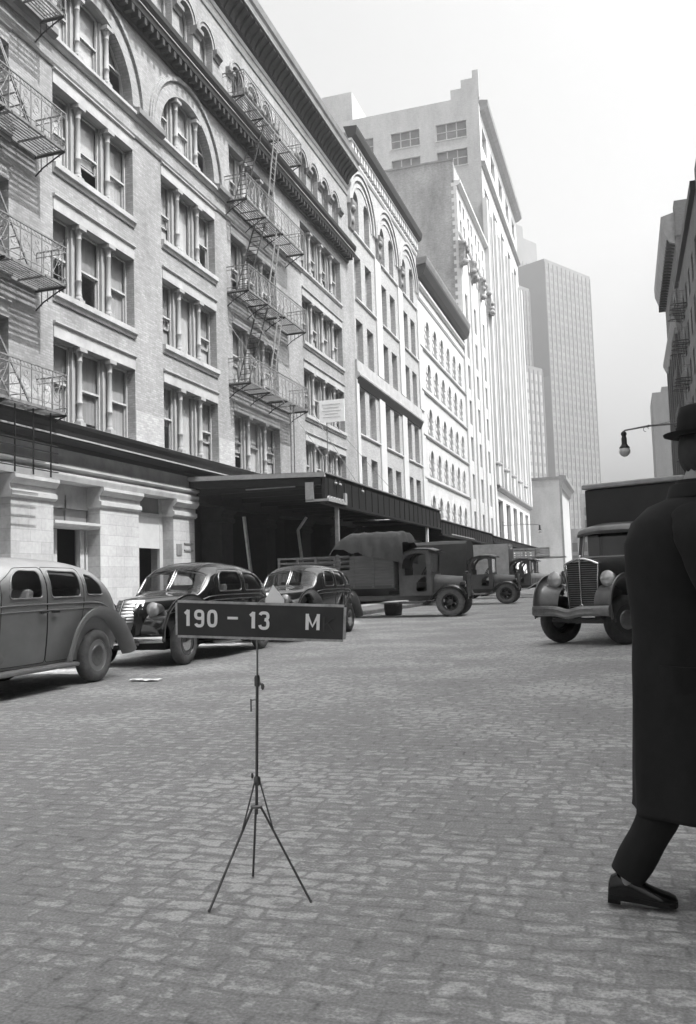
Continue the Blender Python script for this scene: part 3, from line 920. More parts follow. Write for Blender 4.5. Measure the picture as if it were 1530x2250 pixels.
# ============================================================ 4. the tall narrow building with a bare brick side
Y4a, Y4b = 87.7, 107.3
B4 = thing('party_wall_building', 'tall narrow white building with a bare dark brick side wall and carved heads', 'building', (X0, 97.5, 0))
h4 = []
rows4 = [(31.7, 2.9), (27.6, 2.9), (23.9, 2.6), (20.1, 2.6), (16.15, 2.6), (12.15, 2.6), (8.2, 2.6)]
for c in (90.9, 96.5, 102.7):
    for zt, h in rows4: h4.append((c - .75, c + .75, zt - h, zt, None))
for c in (89.6, 91.6, 94.6, 96.6, 99.6, 101.6, 104.6):
    h4.append((c - .5, c + .5, 40.2, 41.6, None)); h4.append((c - .5, c + .5, 38.0, 39.4, None))
fr4 = MB(); wall_face(fr4, X0, Y4a, Y4b, 0, 43.0, h4, .4)
fr4.quad((X0, Y4b, 0), (-33, Y4b, 0), (-33, Y4b, 43), (X0, Y4b, 43))
fr4.build('wall', 'white2', B4, fix=False)
sd = MB().box(-33, X0 - .25, Y4a, Y4a + .4, 0, 45.3)
sd.box(-33, X0 - .25, Y4a + .4, Y4b, 44.6, 45.0)
sd.build('party_wall', 'party', B4)
MB().box(-33, X0 - .20, Y4a - .06, Y4a + .46, 45.3, 45.5).build('coping', 'cornice_grey', B4)
qn = MB(); z = 0.0; i = 0
while z < 42.8:
    wq = .55 if i % 2 else .3
    qn.box(X0 - wq, X0 + .02, Y4a - .02, Y4a + .3, z, z + .40); z += .42; i += 1
qn.build('corner_quoins', 'white', B4)
for a, b, z0, z1, top in h4:
    window(B4, X0 - .33, a, b - a, z0, z1 - z0, bl='blind', kind='sash', pane='pane', lev=random.choice((.4, .5, .6)))
p4 = MB()
for y in (87.72, 93.4, 99.6, 105.8):
    p4.box(X0, X0 + .18, y, y + 1.2, 4.5, 34.6)
for c in (90.9, 96.5, 102.7):
    p4.box(X0, X0 + .05, c - 1.2, c - .9, 4.5, 34); p4.box(X0, X0 + .05, c + .9, c + 1.2, 4.5, 34)
    arch_ring(p4, X0, .14, c + .2, 34.8, 1.9, 2.35, n=20)
p4.extr([(X0, 37.2), (X0 + .1, 37.2), (X0 + .2, 37.4), (X0, 37.5)], Y4a, Y4b)
p4.build('pilaster', 'white', B4)
for y in (88.0, 94.0, 100.2, 106.2):
    hd = MB()
    hd.extr([(X0, 33.6), (X0 + .25, 33.8), (X0 + .55, 34.6), (X0 + .70, 35.6), (X0 + .60, 36.2), (X0, 36.5)], y - .45, y + .45)
    for q in range(9):
        hd.ball((X0 + .45 + .3 * random.random(), y - .45 + .9 * random.random(), 33.9 + 2.5 * random.random()), .28 + .12 * random.random())
    hd.build('carved_head', plain('sooty_carving', .20, .9, .5, 3) if y < 89 else bpy.data.materials['sooty_carving'], B4, smooth=40)
MB().extr([(X0 - .4, 42.5), (X0 + .1, 42.5), (X0 + .45, 42.75), (X0 + .45, 43.05), (X0 - .4, 43.1)], Y4a, Y4b).build('cornice', 'white', B4)
MB().box(X0 - 1.2, X0 - .2, Y4a + .45, Y4a + 4.5, 43.1, 44.58).build('parapet', 'white', B4)

# ============================================================ 5. the great white building with long ribs
Y5a, Y5b = 107.3, 145.6
B5 = thing('ribbed_tall_building', 'tallest white building with long vertical ribs, wide eaves and a stepped side parapet', 'building', (X0, 126, 0))
bw5 = 7.55
h5 = []
for i in range(5):
    c = Y5a + 2.1 + i * bw5 + 1.6
    h5.append((c - 2.0, c + 2.0, 57.0, 59.9, None))
    h5.append((c - 2.0, c + 2.0, 49.4, 51.6, None))
    h5.append((c - 2.2, c + 2.2, 3.2, 11.0, None))
h5s = h5
wl = MB(); wall_face(wl, X0, Y5a, Y5b, 0, 62.0, h5, .5)
wl.quad((X0, Y5b, 0), (-45, Y5b, 0), (-45, Y5b, 62), (X0, Y5b, 62))
wl.build('wall', 'white', B5, fix=False)
for a, b, z0, z1, top in h5:
    window(B5, X0 - .42, a, b - a, z0, z1 - z0, bl=None, kind='cross', pane='pane_far', fr='frame_dark', lev=0)
rb = MB()
for i in range(5):
    c = Y5a + 2.1 + i * bw5 + 1.6
    for e, wd, pj in ((-3.75, 1.1, .55), (-2.1, .5, .30), (2.1, .5, .30)):
        rb.box(X0, X0 + pj, c + e - wd / 2, c + e + wd / 2, 12.6, 49.2)
    for e in (-1.1, 0.0, 1.1):
        rb.box(X0, X0 + .16, c + e - .14, c + e + .14, 15.6, 49.2)
rb.box(X0, X0 + .55, Y5b - 1.2, Y5b, 12.6, 49.2)
rb.build('rib', 'white', B5)
sp = MB(); z = 18.0
while z < 48:
    for i in range(5):
        c = Y5a + 2.1 + i * bw5 + 1.6
        for e in (-1.55, -.55, .55, 1.55): sp.box(X0, X0 + .03, c + e - .32, c + e + .32, z, z + 2.1)
    z += 3.7
o = sp.build('rib_window', 'pane_mid', B5); o['kind'] = 'stuff'
sc5 = MB()
for i in range(5):
    c = Y5a + 2.1 + i * bw5 + 1.6
    sc5.ball((X0 + .35, c - 3.7, 15.2), .40, .8, .42); sc5.ball((X0 + .3, c - 2.2, 15.8), .3, .6, .3); sc5.ball((X0 + .3, c - .6, 15.5), .25, .8, .2)
    sc5.box(X0, X0 + .4, c - 3.9, c - 3.5, 12.6, 15.0)
sc5.build('scrolled_ornament', plain('grey_carving', .22, .9, .4, 3), B5, smooth=40)
MB().extr([(X0, 12.0), (X0 + .2, 12.0), (X0 + .55, 12.3), (X0 + .55, 12.5), (X0, 12.62)], Y5a, Y5b).build('base_cornice', 'cornice_grey', B5)
MB().extr([(X0, 53.6), (X0 + .15, 53.6), (X0 + .5, 53.9), (X0 + .5, 54.3), (X0, 54.4)], Y5a, Y5b).build('upper_cornice', 'cornice_grey', B5)
MB().extr([(X0, 61.3), (X0 + .55, 61.5), (X0 + 1.05, 61.9), (X0 + 1.1, 62.6), (X0 - .3, 62.9)], Y5a + .6, Y5b + .1).build('eaves_cornice', 'cornice_grey', B5)
side = MB()
sh = []
for a, b in ((-26.8, -22.9), (-20.7, -16.7), (-33.0, -29.2)):
    for z in (58.0, 54.3): sh.append((a, b, z, z + 2.15, None))
# the side wall is built like a front and turned through a right angle
tmp = MB(); wall_face(tmp, 0, 0, 30, 0, 63.2, [(-15 - b, -15 - a, z0, z1, None) for a, b, z0, z1, t in sh], .35)
side.v = [(-15 - y, Y5a - x, z) for x, y, z in tmp.v]; side.f = tmp.f
side.box(-18.6, X0 - .01, Y5a, Y5a + .5, 63.2, 64.5)
side.box(-17.2, X0 - .01, Y5a + .003, Y5a + .497, 64.5, 65.6)
side.box(-15.7, X0 + .1, Y5a + .006, Y5a + .494, 62.9, 66.6)
side.box(-45, X0, Y5a + .5, Y5b, 62.6, 63.0)
side.build('side_wall', 'pale_wall', B5, fix=False)
for a, b, z0, z1, t in sh:
    f = MB(); w3_ = (b - a) / 3
    for i in range(4): f.box(a + i * w3_ - .07, a + i * w3_ + .07, Y5a + .2, Y5a + .30, z0, z1)
    f.box(a, b, Y5a + .2, Y5a + .3, z0 + 1.05, z0 + 1.15); f.box(a - .1, b + .1, Y5a - .06, Y5a + .3, z0 - .12, z0)
    fo = f.build('window', 'frame', B5)
    MB().box(a, b, Y5a + .25, Y5a + .27, z0, z1).build('pane', 'pane_mid', fo)
MB().box(-36.8, -32.5, 109, 117, 62.9, 68.2).build('roof_house', 'pale_wall', B5)

# ============================================================ 6. low building closing the row
B6 = thing('low_corner_building', 'low pale building with a blank side wall and dark roof cornice, beyond the ribbed building', 'building', (-12, 152, 0))
MB().box(-30, -10.3, 150, 175, 0, 17.4).build('wall', 'pale_wall', B6)
MB().box(-30, -10.25, 149.9, 150.2, 17.4, 17.9).build('coping', 'cornice_grey', B6)
MB().extr([(-10.3, 15.9), (-9.9, 16.0), (-9.6, 17.0), (-9.1, 17.4), (-9.1, 18.0), (-10.3, 18.2)], 150.1, 175).build('cornice', 'cornice_grey', B6)
MB().box(-10.3, -9.95, 150.05, 151.2, 0, 15.9).build('corner_pier', 'cornice_grey', B6)

# ============================================================ far blocks
def block(name, label, loc, dx, dy, h, rot, mat, nx, nz, ww, wh, z0=6, side_n=0, top=0, pane='pane_far', parts=True, mat2=None):
    """a far block with its recessed window grid on the face towards the street; local +x runs along that face"""
    o = thing(name, label, 'building', loc, rot, local=True)
    b = MB().box(0, dx, 0, dy, 0, h)
    if top: b.box(-.3, dx + .3, -.3, dy, h, h + top)
    b.build('wall', mat, o)
    rest = MB(); px = dx / nx; pz = (h - z0 - 3) / nz
    cell = MB().box(-ww / 2, ww / 2, -.06, .2, 0, wh).mesh('window', M[pane])
    k = 0
    pr_ = MB()
    for i in range(nx + 1): pr_.box(max(0, i * px - .45), min(dx, i * px + .45), -.35, 0, 0, h - 1.5)
    pr_.build('pier', mat, o)
    for j in range(nz):
        for i in range(nx):
            x = (i + .5) * px; z = z0 + (j + .3) * pz
            if parts and k < 100:
                w_ = bpy.data.objects.new('window', cell); COL.objects.link(w_); w_.parent = o; w_.location = (x, 0, z); k += 1
            else: rest.box(x - ww / 2, x + ww / 2, -.06, .2, z, z + wh)
    if rest.v:
        r = rest.build('window_grid', pane, o); r['kind'] = 'stuff'
    return o
ang = math.atan2(34, 18.8)
T1 = block('office_tower', 'grey office tower with a blank side darkened as shade, tallest at the far end of the street', (-29, 400, 0), 39, 22, 147.3, ang, 'tower', 11, 38, 2.1, 2.1, z0=4)
sdw = MB().box(-.15, 0, .0, 22, 92, 147.2).build('blank_side_wall', 'tower_shade', T1)  # darker side sheet: shade of the grazing light put into its colour
T2 = block('setback_tower', 'pale setback tower rising behind the dark sided office tower', (-52, 470, 0), 34, 25, 178, ang, 'tower', 9, 30, 1.6, 2.6, z0=60)
MB().box(-1, 27, 1, 22, 178, 191).box(-1, 17, 3, 18, 191, 199).build('setback_top', 'tower', T2)
T3 = block('tower_wing', 'lower pale wing with pale window strips at the foot of the office tower', (-40, 378, 0), 17, 15, 94, ang, 'wing', 5, 18, 1.2, 3.0, z0=8, pane='fillet')  # window strips in plain pale grey
T5 = block('mid_tower', 'middle height pale block between the ribbed building and the office tower', (-40.6, 386, 0), 9.5, 7, 132, ang, 'wing', 4, 24, 1.2, 2.4, z0=20)
T4 = block('brick_block', 'grey brick block at the end of the street behind the van', (-9.6, 205, 0), 16, 20, 19.6, 0.0, 'party', 5, 5, 1.4, 1.9, z0=2)
T6 = block('low_brick_block', 'low dark brick house front beside the grey brick block', (-13.4, 190, 0), 8.0, 12, 10.9, 0.0, 'party', 4, 2, 1.2, 1.9, z0=2.5)
T7 = block('white_pillar_house', 'narrow white painted house front far down the street', (-14.2, 183, 0), 2.2, 4, 8.6, 0.0, 'white', 1, 2, .8, 1.5, z0=2.5)

# ============================================================ right side of the street
XR = 6.0
R1 = thing('corniced_loft_building', 'shaded loft building with a heavy cornice on the right side, farther of two', 'building', (XR, 97, 0))
hr = []
def right_front(B_, ya, yb, h, cols, rows, mat):
    w_ = MB()
    tmp = MB(); hs = []
    for c in cols:
        for z0, z1 in rows: hs.append((c - .7, c + .7, z0, z1, None))
    wall_face(tmp, 0, ya, yb, 0, h, hs, .4)
    w_.v = [(XR - x, y, z) for x, y, z in tmp.v]; w_.f = tmp.f
    w_.quad((XR, ya, 0), (XR + 22, ya, 0), (XR + 22, ya, h), (XR, ya, h)); w_.quad((XR, yb, 0), (XR + 22, yb, 0), (XR + 22, yb, h), (XR, yb, h))
    w_.quad((XR + 22, ya, 0), (XR + 22, yb, 0), (XR + 22, yb, h), (XR + 22, ya, h)); w_.quad((XR, ya, h), (XR + 22, ya, h), (XR + 22, yb, h), (XR, yb, h))
    w_.build('wall', mat, B_, fix=False)
    for a, b, z0, z1, t in hs:
        f = MB().box(XR + .3, XR + .36, a, a + .07, z0, z1).box(XR + .3, XR + .36, b - .07, b, z0, z1).box(XR + .3, XR + .36, a, b, (z0 + z1) / 2 - .04, (z0 + z1) / 2 + .04).build('window', 'frame', B_)
        MB().box(XR + .34, XR + .36, a, b, z0, z1).build('pane', 'pane_mid', f)
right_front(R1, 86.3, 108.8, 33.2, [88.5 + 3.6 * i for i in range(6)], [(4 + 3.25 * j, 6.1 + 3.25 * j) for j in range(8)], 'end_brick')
mir = lambda pr: [(XR - (x - X0), z) for x, z in pr]
MB().extr(mir([(X0, 32.4), (X0 + .5, 32.6), (X0 + .8, 33.3), (X0 + 1.1, 34.2), (X0 + 1.15, 35.2), (X0 - .4, 35.6)]), 86.3, 108.9).build('cornice', 'cornice_grey', R1)
y = 86.6
while y < 108.5: MB().box(XR - .75, XR, y, y + .3, 32.3, 33.0).build('cornice_bracket', 'cornice', R1); y += .95
MB().extr(mir([(X0, 24.6), (X0 + .3, 24.8), (X0 + .65, 25.6), (X0 + .65, 25.9), (X0, 26.1)]), 86.3, 108.8).build('ledge', 'cornice_grey', R1)
plr = MB()
for y in (90.3, 93.9, 97.5, 101.1, 104.7, 108.2): plr.box(XR - .3, XR, y - .35, y + .35, 0, 24.6)
plr.build('pilaster', 'end_brick', R1)
MB().box(XR + .1, XR + 22, 86.25, 88, 33.2, 36.6).box(XR + 2.2, XR + 22, 86.3, 88, 36.6, 38.2).build('parapet', 'end_brick', R1)
R2 = thing('plain_loft_building', 'shaded brick loft building with iron fire escapes on the right side, nearer of two', 'building', (XR, 75, 0))
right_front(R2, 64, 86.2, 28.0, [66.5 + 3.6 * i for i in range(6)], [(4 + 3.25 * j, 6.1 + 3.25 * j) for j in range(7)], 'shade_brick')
MB().box(XR - .35, XR + 22, 63.9, 86.15, 28.0, 28.7).build('coping', 'cornice', R2)
MB().box(XR + 2.5, XR + 9, 70, 80, 28.7, 31.0).build('roof_house', 'pale_wall', R2)
R3 = thing('bow_fronted_house', 'low shaded house with a bracketed cornice far along the right side', 'building', (XR, 160, 0))
MB().box(XR, XR + 14, 154.5, 172, 0, 16.4).build('wall', 'pale_wall', R3)
MB().extr(mir([(X0, 15.2), (X0 + .5, 15.6), (X0 + .7, 16.8), (X0 - .4, 17.2)]), 154.4, 172).build('cornice', 'cornice', R3)
for z in (4, 8, 12): MB().box(XR - .02, XR + .1, 157, 158.3, z, z + 2).build('window', 'pane_far', R3)
R4 = thing('pale_far_block', 'plain pale block showing past the edge of the corniced loft building', 'building', (9, 230, 0))
MB().box(8.3, 26, 230, 250, 0, 46.5).build('wall', 'end_brick', R4)
MB().box(10.7, 26, 232, 250, 46.5, 48.2).build('roof_house', 'end_brick', R4)

R5 = thing('unseen_street_lofts', 'lower shaded brick loft row along the near right kerb, beside the camera', 'building', (XR, 13, 0))
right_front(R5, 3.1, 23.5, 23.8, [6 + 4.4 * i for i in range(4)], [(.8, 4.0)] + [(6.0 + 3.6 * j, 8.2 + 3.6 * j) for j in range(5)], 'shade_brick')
R6 = thing('unseen_street_lofts', 'taller shaded brick loft on the right, nearer than the fire escape loft', 'building', (XR, 43, 0))
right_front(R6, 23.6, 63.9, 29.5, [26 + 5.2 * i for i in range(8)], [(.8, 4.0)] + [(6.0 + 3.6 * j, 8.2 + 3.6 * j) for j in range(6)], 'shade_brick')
R7 = thing('unseen_street_lofts', 'unseen brick loft added beside and behind the camera to darken the near road', 'building', (XR, -10, 0))  # added out of view to cut the skylight on the near road
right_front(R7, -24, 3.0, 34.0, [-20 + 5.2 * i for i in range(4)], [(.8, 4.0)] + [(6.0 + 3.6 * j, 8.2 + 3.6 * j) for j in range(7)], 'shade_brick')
# ============================================================ fire escapes
def scroll(mb, x, y, z, r, dirn=1):
    pts = []
    for i in range(13):
        q = i / 12 * 2.1 * PI; rr = r * (1 - .55 * i / 12)
        pts.append((x, y + dirn * rr * math.sin(q), z - rr * math.cos(q)))
    mb.tube(pts, .008, 4, cap=False)

def balcony(P, y0, y1, z, xo, xi=X0, ornate=True, hole=None):
    """slatted platform, railing with scrollwork, two or more brackets"""
    pf = MB()
    n = 10
    for i in range(n):
        x = xi + (xo - xi) * (i + .5) / n
        pf.box(x - .018, x + .018, y0, y1, z - .02, z + .01)
    for y in (y0, y1 - .05): pf.box(xi, xo, y, y + .05, z - .06, z - .021)
    for x in (xi + .05, xo - .05): pf.box(x - .02, x + .02, y0, y1, z - .07, z - .021)
    k = 1
    while y0 + k * 1.3 < y1 - .4:
        pf.box(xi, xo, y0 + k * 1.3, y0 + k * 1.3 + .05, z - .06, z - .021); k += 1
    pf.build('platform', 'iron_mid', P)
    r = MB()
    H = 1.0
    for zz, t in ((z + H, .035), (z + H - .14, .02), (z + .12, .02)):
        r.bar((xo, y0, zz), (xo, y1, zz), t)
        for y in (y0, y1): r.bar((xi, y, zz), (xo, y, zz), t)
    y = y0
    while y < y1 + .01:
        r.bar((xo, y, z - .02), (xo, y, z + H), .018); y += .42
    r.bar((xo, y1, z - .02), (xo, y1, z + H), .04); r.bar((xo, y0, z - .02), (xo, y0, z + H), .04)
    for y in (y0, y1):
        for f in (.25, .5, .75): r.bar((xi + (xo - xi) * f, y, z), (xi + (xo - xi) * f, y, z + H), .016)
    y = y0 + .21; d = 1
    while y < y1 - .1:
        scroll(r, xo, y, z + .48, .17, d); scroll(r, xo, y, z + .70, .10, -d)
        r.tube([(xo, y - .2, z + .12), (xo, y - .06, z + .35), (xo, y + .08, z + .6), (xo, y + .2, z + .86)], .007, 4, cap=False)
        y += .42; d = -d
    y = y0
    while y < y1 - .1:
        r.tube([(xo, y + .07 + .06 * math.cos(q * PI / 4), z + H - .07 + .06 * math.sin(q * PI / 4)) for q in range(8)], .006, 4, closed=True); y += .14
    for y in (y0, y1):
        for f in (.3, .7):
            cx = xi + (xo - xi) * f
            r.tube([(cx + .13 * math.cos(q * PI / 5), y, z + .5 + .2 * math.sin(q * PI / 5)) for q in range(10)], .008, 4, closed=True)
    r.build('railing', 'iron_mid', P)
    k = 0
    ys = [y1 - .03, y0 + .03] if y1 - y0 < 4 else [y1 - .03, y0 + (y1 - y0) * .6, y0 + (y1 - y0) * .3, y0 + .03]
    for y in ys:
        b = MB()
        b.bar((xi, y, z - .09), (xo, y, z - .09), .05)
        b.tube([(xi, y, z - .62), (xi + .25, y, z - .42), (xo - .2, y, z - .16), (xo, y, z - .1)], .022, 5)
        for f in (.2, .4, .6, .8):
            b.bar((xi + (xo - xi) * f, y, z - .1), (xi + (xo - xi) * f, y, z - .62 + .5 * f), .016)
        b.build('bracket', 'iron', P)

def ladder(P, a, b, w, mat='iron_mid', nm='ladder', axis=(0, 1, 0)):
    m = MB(); a, b = Vector(a), Vector(b); u = Vector(axis) * w / 2
    m.bar(a + u, b + u, .035, .05); m.bar(a - u, b - u, .035, .05)
    n = int((b - a).length / .28)
    for i in range(1, n):
        c = a + (b - a) * i / n
        m.bar(c - u, c + u, .022)
    m.build(nm, mat, P)

F1 = thing('fire_escape', 'ornate iron fire escape at the left edge of the photograph, nearest of them', 'fire escape', (X0, 16.4, 0))
for z in (5.98, 9.50, 13.30, 17.2):
    balcony(F1, 13.4, 19.47, z, -14.03)
for z0, z1 in ((5.98, 9.5), (9.5, 13.3), (13.3, 17.2)):
    ladder(F1, (-14.55, 18.3, z0 + .05), (-14.55, 15.6, z1), .5, 'iron_mid', 'stair', (1, 0, 0))
ladder(F1, (-14.55, 18.4, 13.4), (-14.55, 17.0, 15.3), .5, 'ladder', 'stair_rail', (1, 0, 0))
rr = MB()
for z in (4.35, 4.6, 4.85, 5.05): rr.bar((-14.2, 13.4, z), (-14.2, 19.3, z), .03)
for y in (17.6, 18.3, 19.0): rr.bar((-14.2, y, 4.2), (-14.2, y, 5.9), .03)
rr.build('drop_ladder', 'iron', F1)

F2 = thing('fire_escape', 'iron fire escape zigzagging down the warehouse above the canopy', 'fire escape', (X0, 34.2, 0))
for z in (9.42, 13.25, 17.1, 21.55):
    balcony(F2, 31.5, 38.1, z, -14.02)
ladder(F2, (-14.25, 34.1, 9.6), (-14.12, 35.25, 13.6), .45, 'ladder', 'ladder')
ladder(F2, (-14.25, 34.2, 13.6), (-14.12, 35.25, 17.3), .45, 'ladder', 'ladder')
ladder(F2, (-14.25, 34.4, 17.6), (-14.02, 35.15, 22.3), .45, 'ladder', 'ladder')
for z0, z1 in ((9.42, 13.25), (13.25, 17.1), (17.1, 21.55)):
    ladder(F2, (-14.6, 32.0, z0), (-14.6, 34.2, z1), .5, 'iron', 'stair', (1, 0, 0))
ladder(F2, (-14.3, 36.6, 5.4), (-14.3, 36.7, 9.4), .4, 'iron_mid', 'drop_ladder')
F3 = thing('fire_escape', 'dark iron fire escape on the shaded loft building, right side', 'fire escape', (XR, 80, 0))
for z in (11.2, 14.4, 17.65, 20.9, 24.1):
    balcony(F3, 77.6, 82.6, z, XR - 1.1, XR, True)
    ladder(F3, (XR - .5, 78.4, z), (XR - .5, 81.8, z + 3.2), .5, 'iron_mid', 'stair', (1, 0, 0))

# ============================================================ stay cables and wires
def wire(a, b, sag, r, label, mat='iron_mid'):
    a, b = Vector(a), Vector(b); pts = []
    for i in range(13):
        t = i / 12; p = a.lerp(b, t); p.z -= sag * 4 * t * (1 - t); pts.append(p)
    c = (a + b) / 2
    o = thing('stay_cable', label, 'cable', tuple(b), 0, 'canopy stay cables on the warehouse front')
    MB().tube(pts, r, 5).build('cable', mat, o)
wire((-14.6, 32.3, 13.0), (-10.2, 33.5, 5.06), .05, .011, 'upper pale stay cable slanting across the second fire escape to the canopy', 'ladder')
wire((-14.9, 31.0, 12.0), (-10.2, 31.2, 5.06), .05, .010, 'lower pale stay cable running from the pier left of the second fire escape', 'ladder')
wire((-14.9, 38.8, 11.2), (-10.3, 41.0, 5.06), .1, .010, 'thin dark stay cable beside the white sign board above the canopy')

# ============================================================ loading canopies
def canopy(name, label, y0, y1, ztop, xo, fas, posts, endpl=False):
    o = thing(name, label, 'canopy', (-12.3, (y0 + y1) / 2, .147))
    dk = MB()
    dk.extr([(X0 + .02, ztop - .06), (xo, ztop - .22), (xo, ztop - .34), (X0 + .02, ztop - .20)], y0, y1)
    dk.build('deck', 'wood_dark', o)
    MB().extr([(X0 + .02, ztop), (xo + .08, ztop - .17), (xo + .08, ztop - .215), (X0 + .02, ztop - .055)], y0 - .1, y1 + .05).build('roof_sheet', 'cornice_grey', o)
    f = MB()
    f.box(xo - .10, xo + .03, y0 + .02, y1, fas, ztop - .345)
    y = y0 + .3
    while y < y1:
        f.box(xo + .03, xo + .055, y, y + .06, fas, ztop - .35); y += .9
    f.box(xo - .16, xo + .09, y0 + .02, y1, fas - .09, fas)
    f.build('fascia', 'iron', o)
    bm_ = MB(); y = y0 + .6
    while y < y1 - .2:
        bm_.box(X0 + .05, xo - .11, y, y + .14, ztop - .62, ztop - .36); y += 1.9
    bm_.build('joist', 'wood_dark', o)
    for y, pm in posts:
        p = MB().box(xo - .02 - .09, xo - .02 + .05, y - .07, y + .07, .147, fas - .10)
        p.build('post', pm, o, bevel=.01)
    return o
C1 = canopy('loading_canopy', 'dark iron loading canopy nearest the camera with scalloped bracket and pale end beam', 27.95, 47.3, 5.20, -9.78, 4.02, [(29.35, 'iron_mid'), (44.0, 'wood_white')])
eb = MB().extr([(X0 + .03, 5.17), (-9.72, 5.01), (-9.72, 4.86), (X0 + .03, 5.03)], 27.80, 27.94)
eb.build('end_beam', 'fillet', C1)
MB().extr([(X0 + .03, 5.0), (-9.9, 4.83), (-9.9, 4.60), (X0 + .03, 4.78)], 27.96, 28.1).build('end_joist', 'wood_dark', C1)
hb = MB().box(-10.44, -10.14, 27.82, 27.90, 4.06, 4.70)
hb.box(-10.44, -9.62, 27.82, 27.90, 4.02, 4.10)
hb.box(-9.70, -9.62, 27.85, 30.0, 4.02, 4.09)
hb.box(-9.70, -9.62, 29.75, 30.0, 4.09, 4.45)
for i in range(6):
    y = 28.05 + i * .3
    hb.prism([(-9.62, y + .13 * math.cos(q * PI / 8), 4.09 + .12 * math.sin(q * PI / 8)) for q in range(9)], (-.06, 0, 0))
hb.build('scalloped_bracket', 'dull_white', C1)
for y in (28.9, 29.4, 32.2):
    m = MB(); m.ball((-9.68, y, 4.72), .06); m.tube([(-9.72, y, 4.75), (-9.68, y, 4.86)], .015)
    m.build('pale_knob', 'dull_white', C1, smooth=60)  # small pale balls on short stalks along the fascia
MB().box(-12.9, -11.0, 28.3, 28.35, 4.62, 4.66).build('strip', 'dull_white', C1)
# added pale boards standing in for slivers of sunlight at the dock
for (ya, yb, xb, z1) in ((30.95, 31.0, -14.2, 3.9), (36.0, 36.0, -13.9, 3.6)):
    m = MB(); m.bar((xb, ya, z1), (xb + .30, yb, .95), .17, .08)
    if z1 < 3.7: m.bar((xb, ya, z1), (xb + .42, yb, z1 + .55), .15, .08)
    m.build('sun_sliver_board', 'wood_white', C1)
C2 = canopy('loading_canopy', 'second dark loading canopy in the row, behind the first truck', 47.35, 66.9, 4.72, -9.78, 3.75, [(56.5, 'iron_mid')])
MB().box(-9.72, -9.68, 50, 58, 3.78, 3.84).build('strip', 'dull_white', C2)
C3 = canopy('loading_canopy', 'far dark loading canopy at the end of the row of trucks', 66.95, 104.0, 4.62, -9.78, 4.0, [(85, 'iron_mid')])
dkm = MB().box(X0 - .0, -12.2, 28.4, 104, 0.15, 1.1)
dk_o = thing('loading_dock', 'low dark loading dock running along the warehouse under the canopies', 'dock', (-13.6, 66, .147))
dkm2 = MB().box(-14.98, -12.2, 29.0, 104, 0.15, 1.1); dkm2.build('platform', 'wood_dark', dk_o)
MB().box(-12.25, -12.1, 29.0, 104, 0.9, 1.12).build('dock_edge', 'wood_dark', dk_o)

# ============================================================ street lamps
def street_lamp(base, head, label, h):
    o = thing('street_lamp', label, 'street lamp', base, 0, 'bracket arm street lamps')
    bx, by, bz = base; hx = head
    p = MB().lathe([(.16, bz), (.16, bz + .5), (.10, bz + .6), (.075, bz + 3), (.06, h + .5)], (bx, by, 0), 'z', 12)
    p.build('pole', 'iron_mid', o, smooth=40)
    a = MB(); s = 1 if bx > hx else -1
    a.tube([(bx, by, h), (hx + s * .9, by, h - .02), (hx + s * .05, by, h - .12), (hx, by, h - .16)], [.04, .035, .03, .03], 8)
    a.tube([(bx, by, h + .35), (hx + s * 1.3, by, h + .02)], .015, 6)
    a.ball((hx + s * .9, by, h - .02), .05)
    scr = [(hx + s * .8 + .09 * math.cos(q * PI / 6), by, h - .14 + .09 * math.sin(q * PI / 6)) for q in range(10)]
    a.tube(scr, .012, 5)
    a.build('arm', 'iron_mid', o, smooth=40)
    l = MB().lathe([(.03, 0), (.09, -.05), (.11, -.12), (.075, -.2), (.10, -.28), (.10, -.5), (.14, -.56), (.19, -.62), (.19, -.66)], (hx, by, h - .14), 'z', 16)
    lo = l.build('lamp_hood', 'iron', o, smooth=40)
    MB().lathe([(.175, -.662), (.21, -.74), (.20, -.84), (.13, -.93), (.05, -.98), (.0, -.99)], (hx, by, h - .14), 'z', 16).build('globe', 'globe', lo, smooth=60)
street_lamp((3.25, 34, .147), .135, 'street lamp on a long bracket arm reaching in from the right, nearest of two', 6.72)
street_lamp((-14.2, 106, .147), -9.8, 'small far street lamp on a long arm over the row of trucks', 7.45)
# ============================================================ vehicles
def rnd(poly, r=.06, n=4):
    """round the corners of a 2-D polygon"""
    out = []
    m = len(poly)
    for i in range(m):
        p0, p, p1 = Vector(poly[i - 1]), Vector(poly[i]), Vector(poly[(i + 1) % m])
        a = (p0 - p); b = (p1 - p); q = min(r, a.length * .45, b.length * .45)
        A = p + a.normalized() * q; Bq = p + b.normalized() * q
        for k in range(n + 1):
            t = k / n
            out.append(tuple(A * (1 - t) ** 2 + p * 2 * t * (1 - t) + Bq * t * t))
    return out

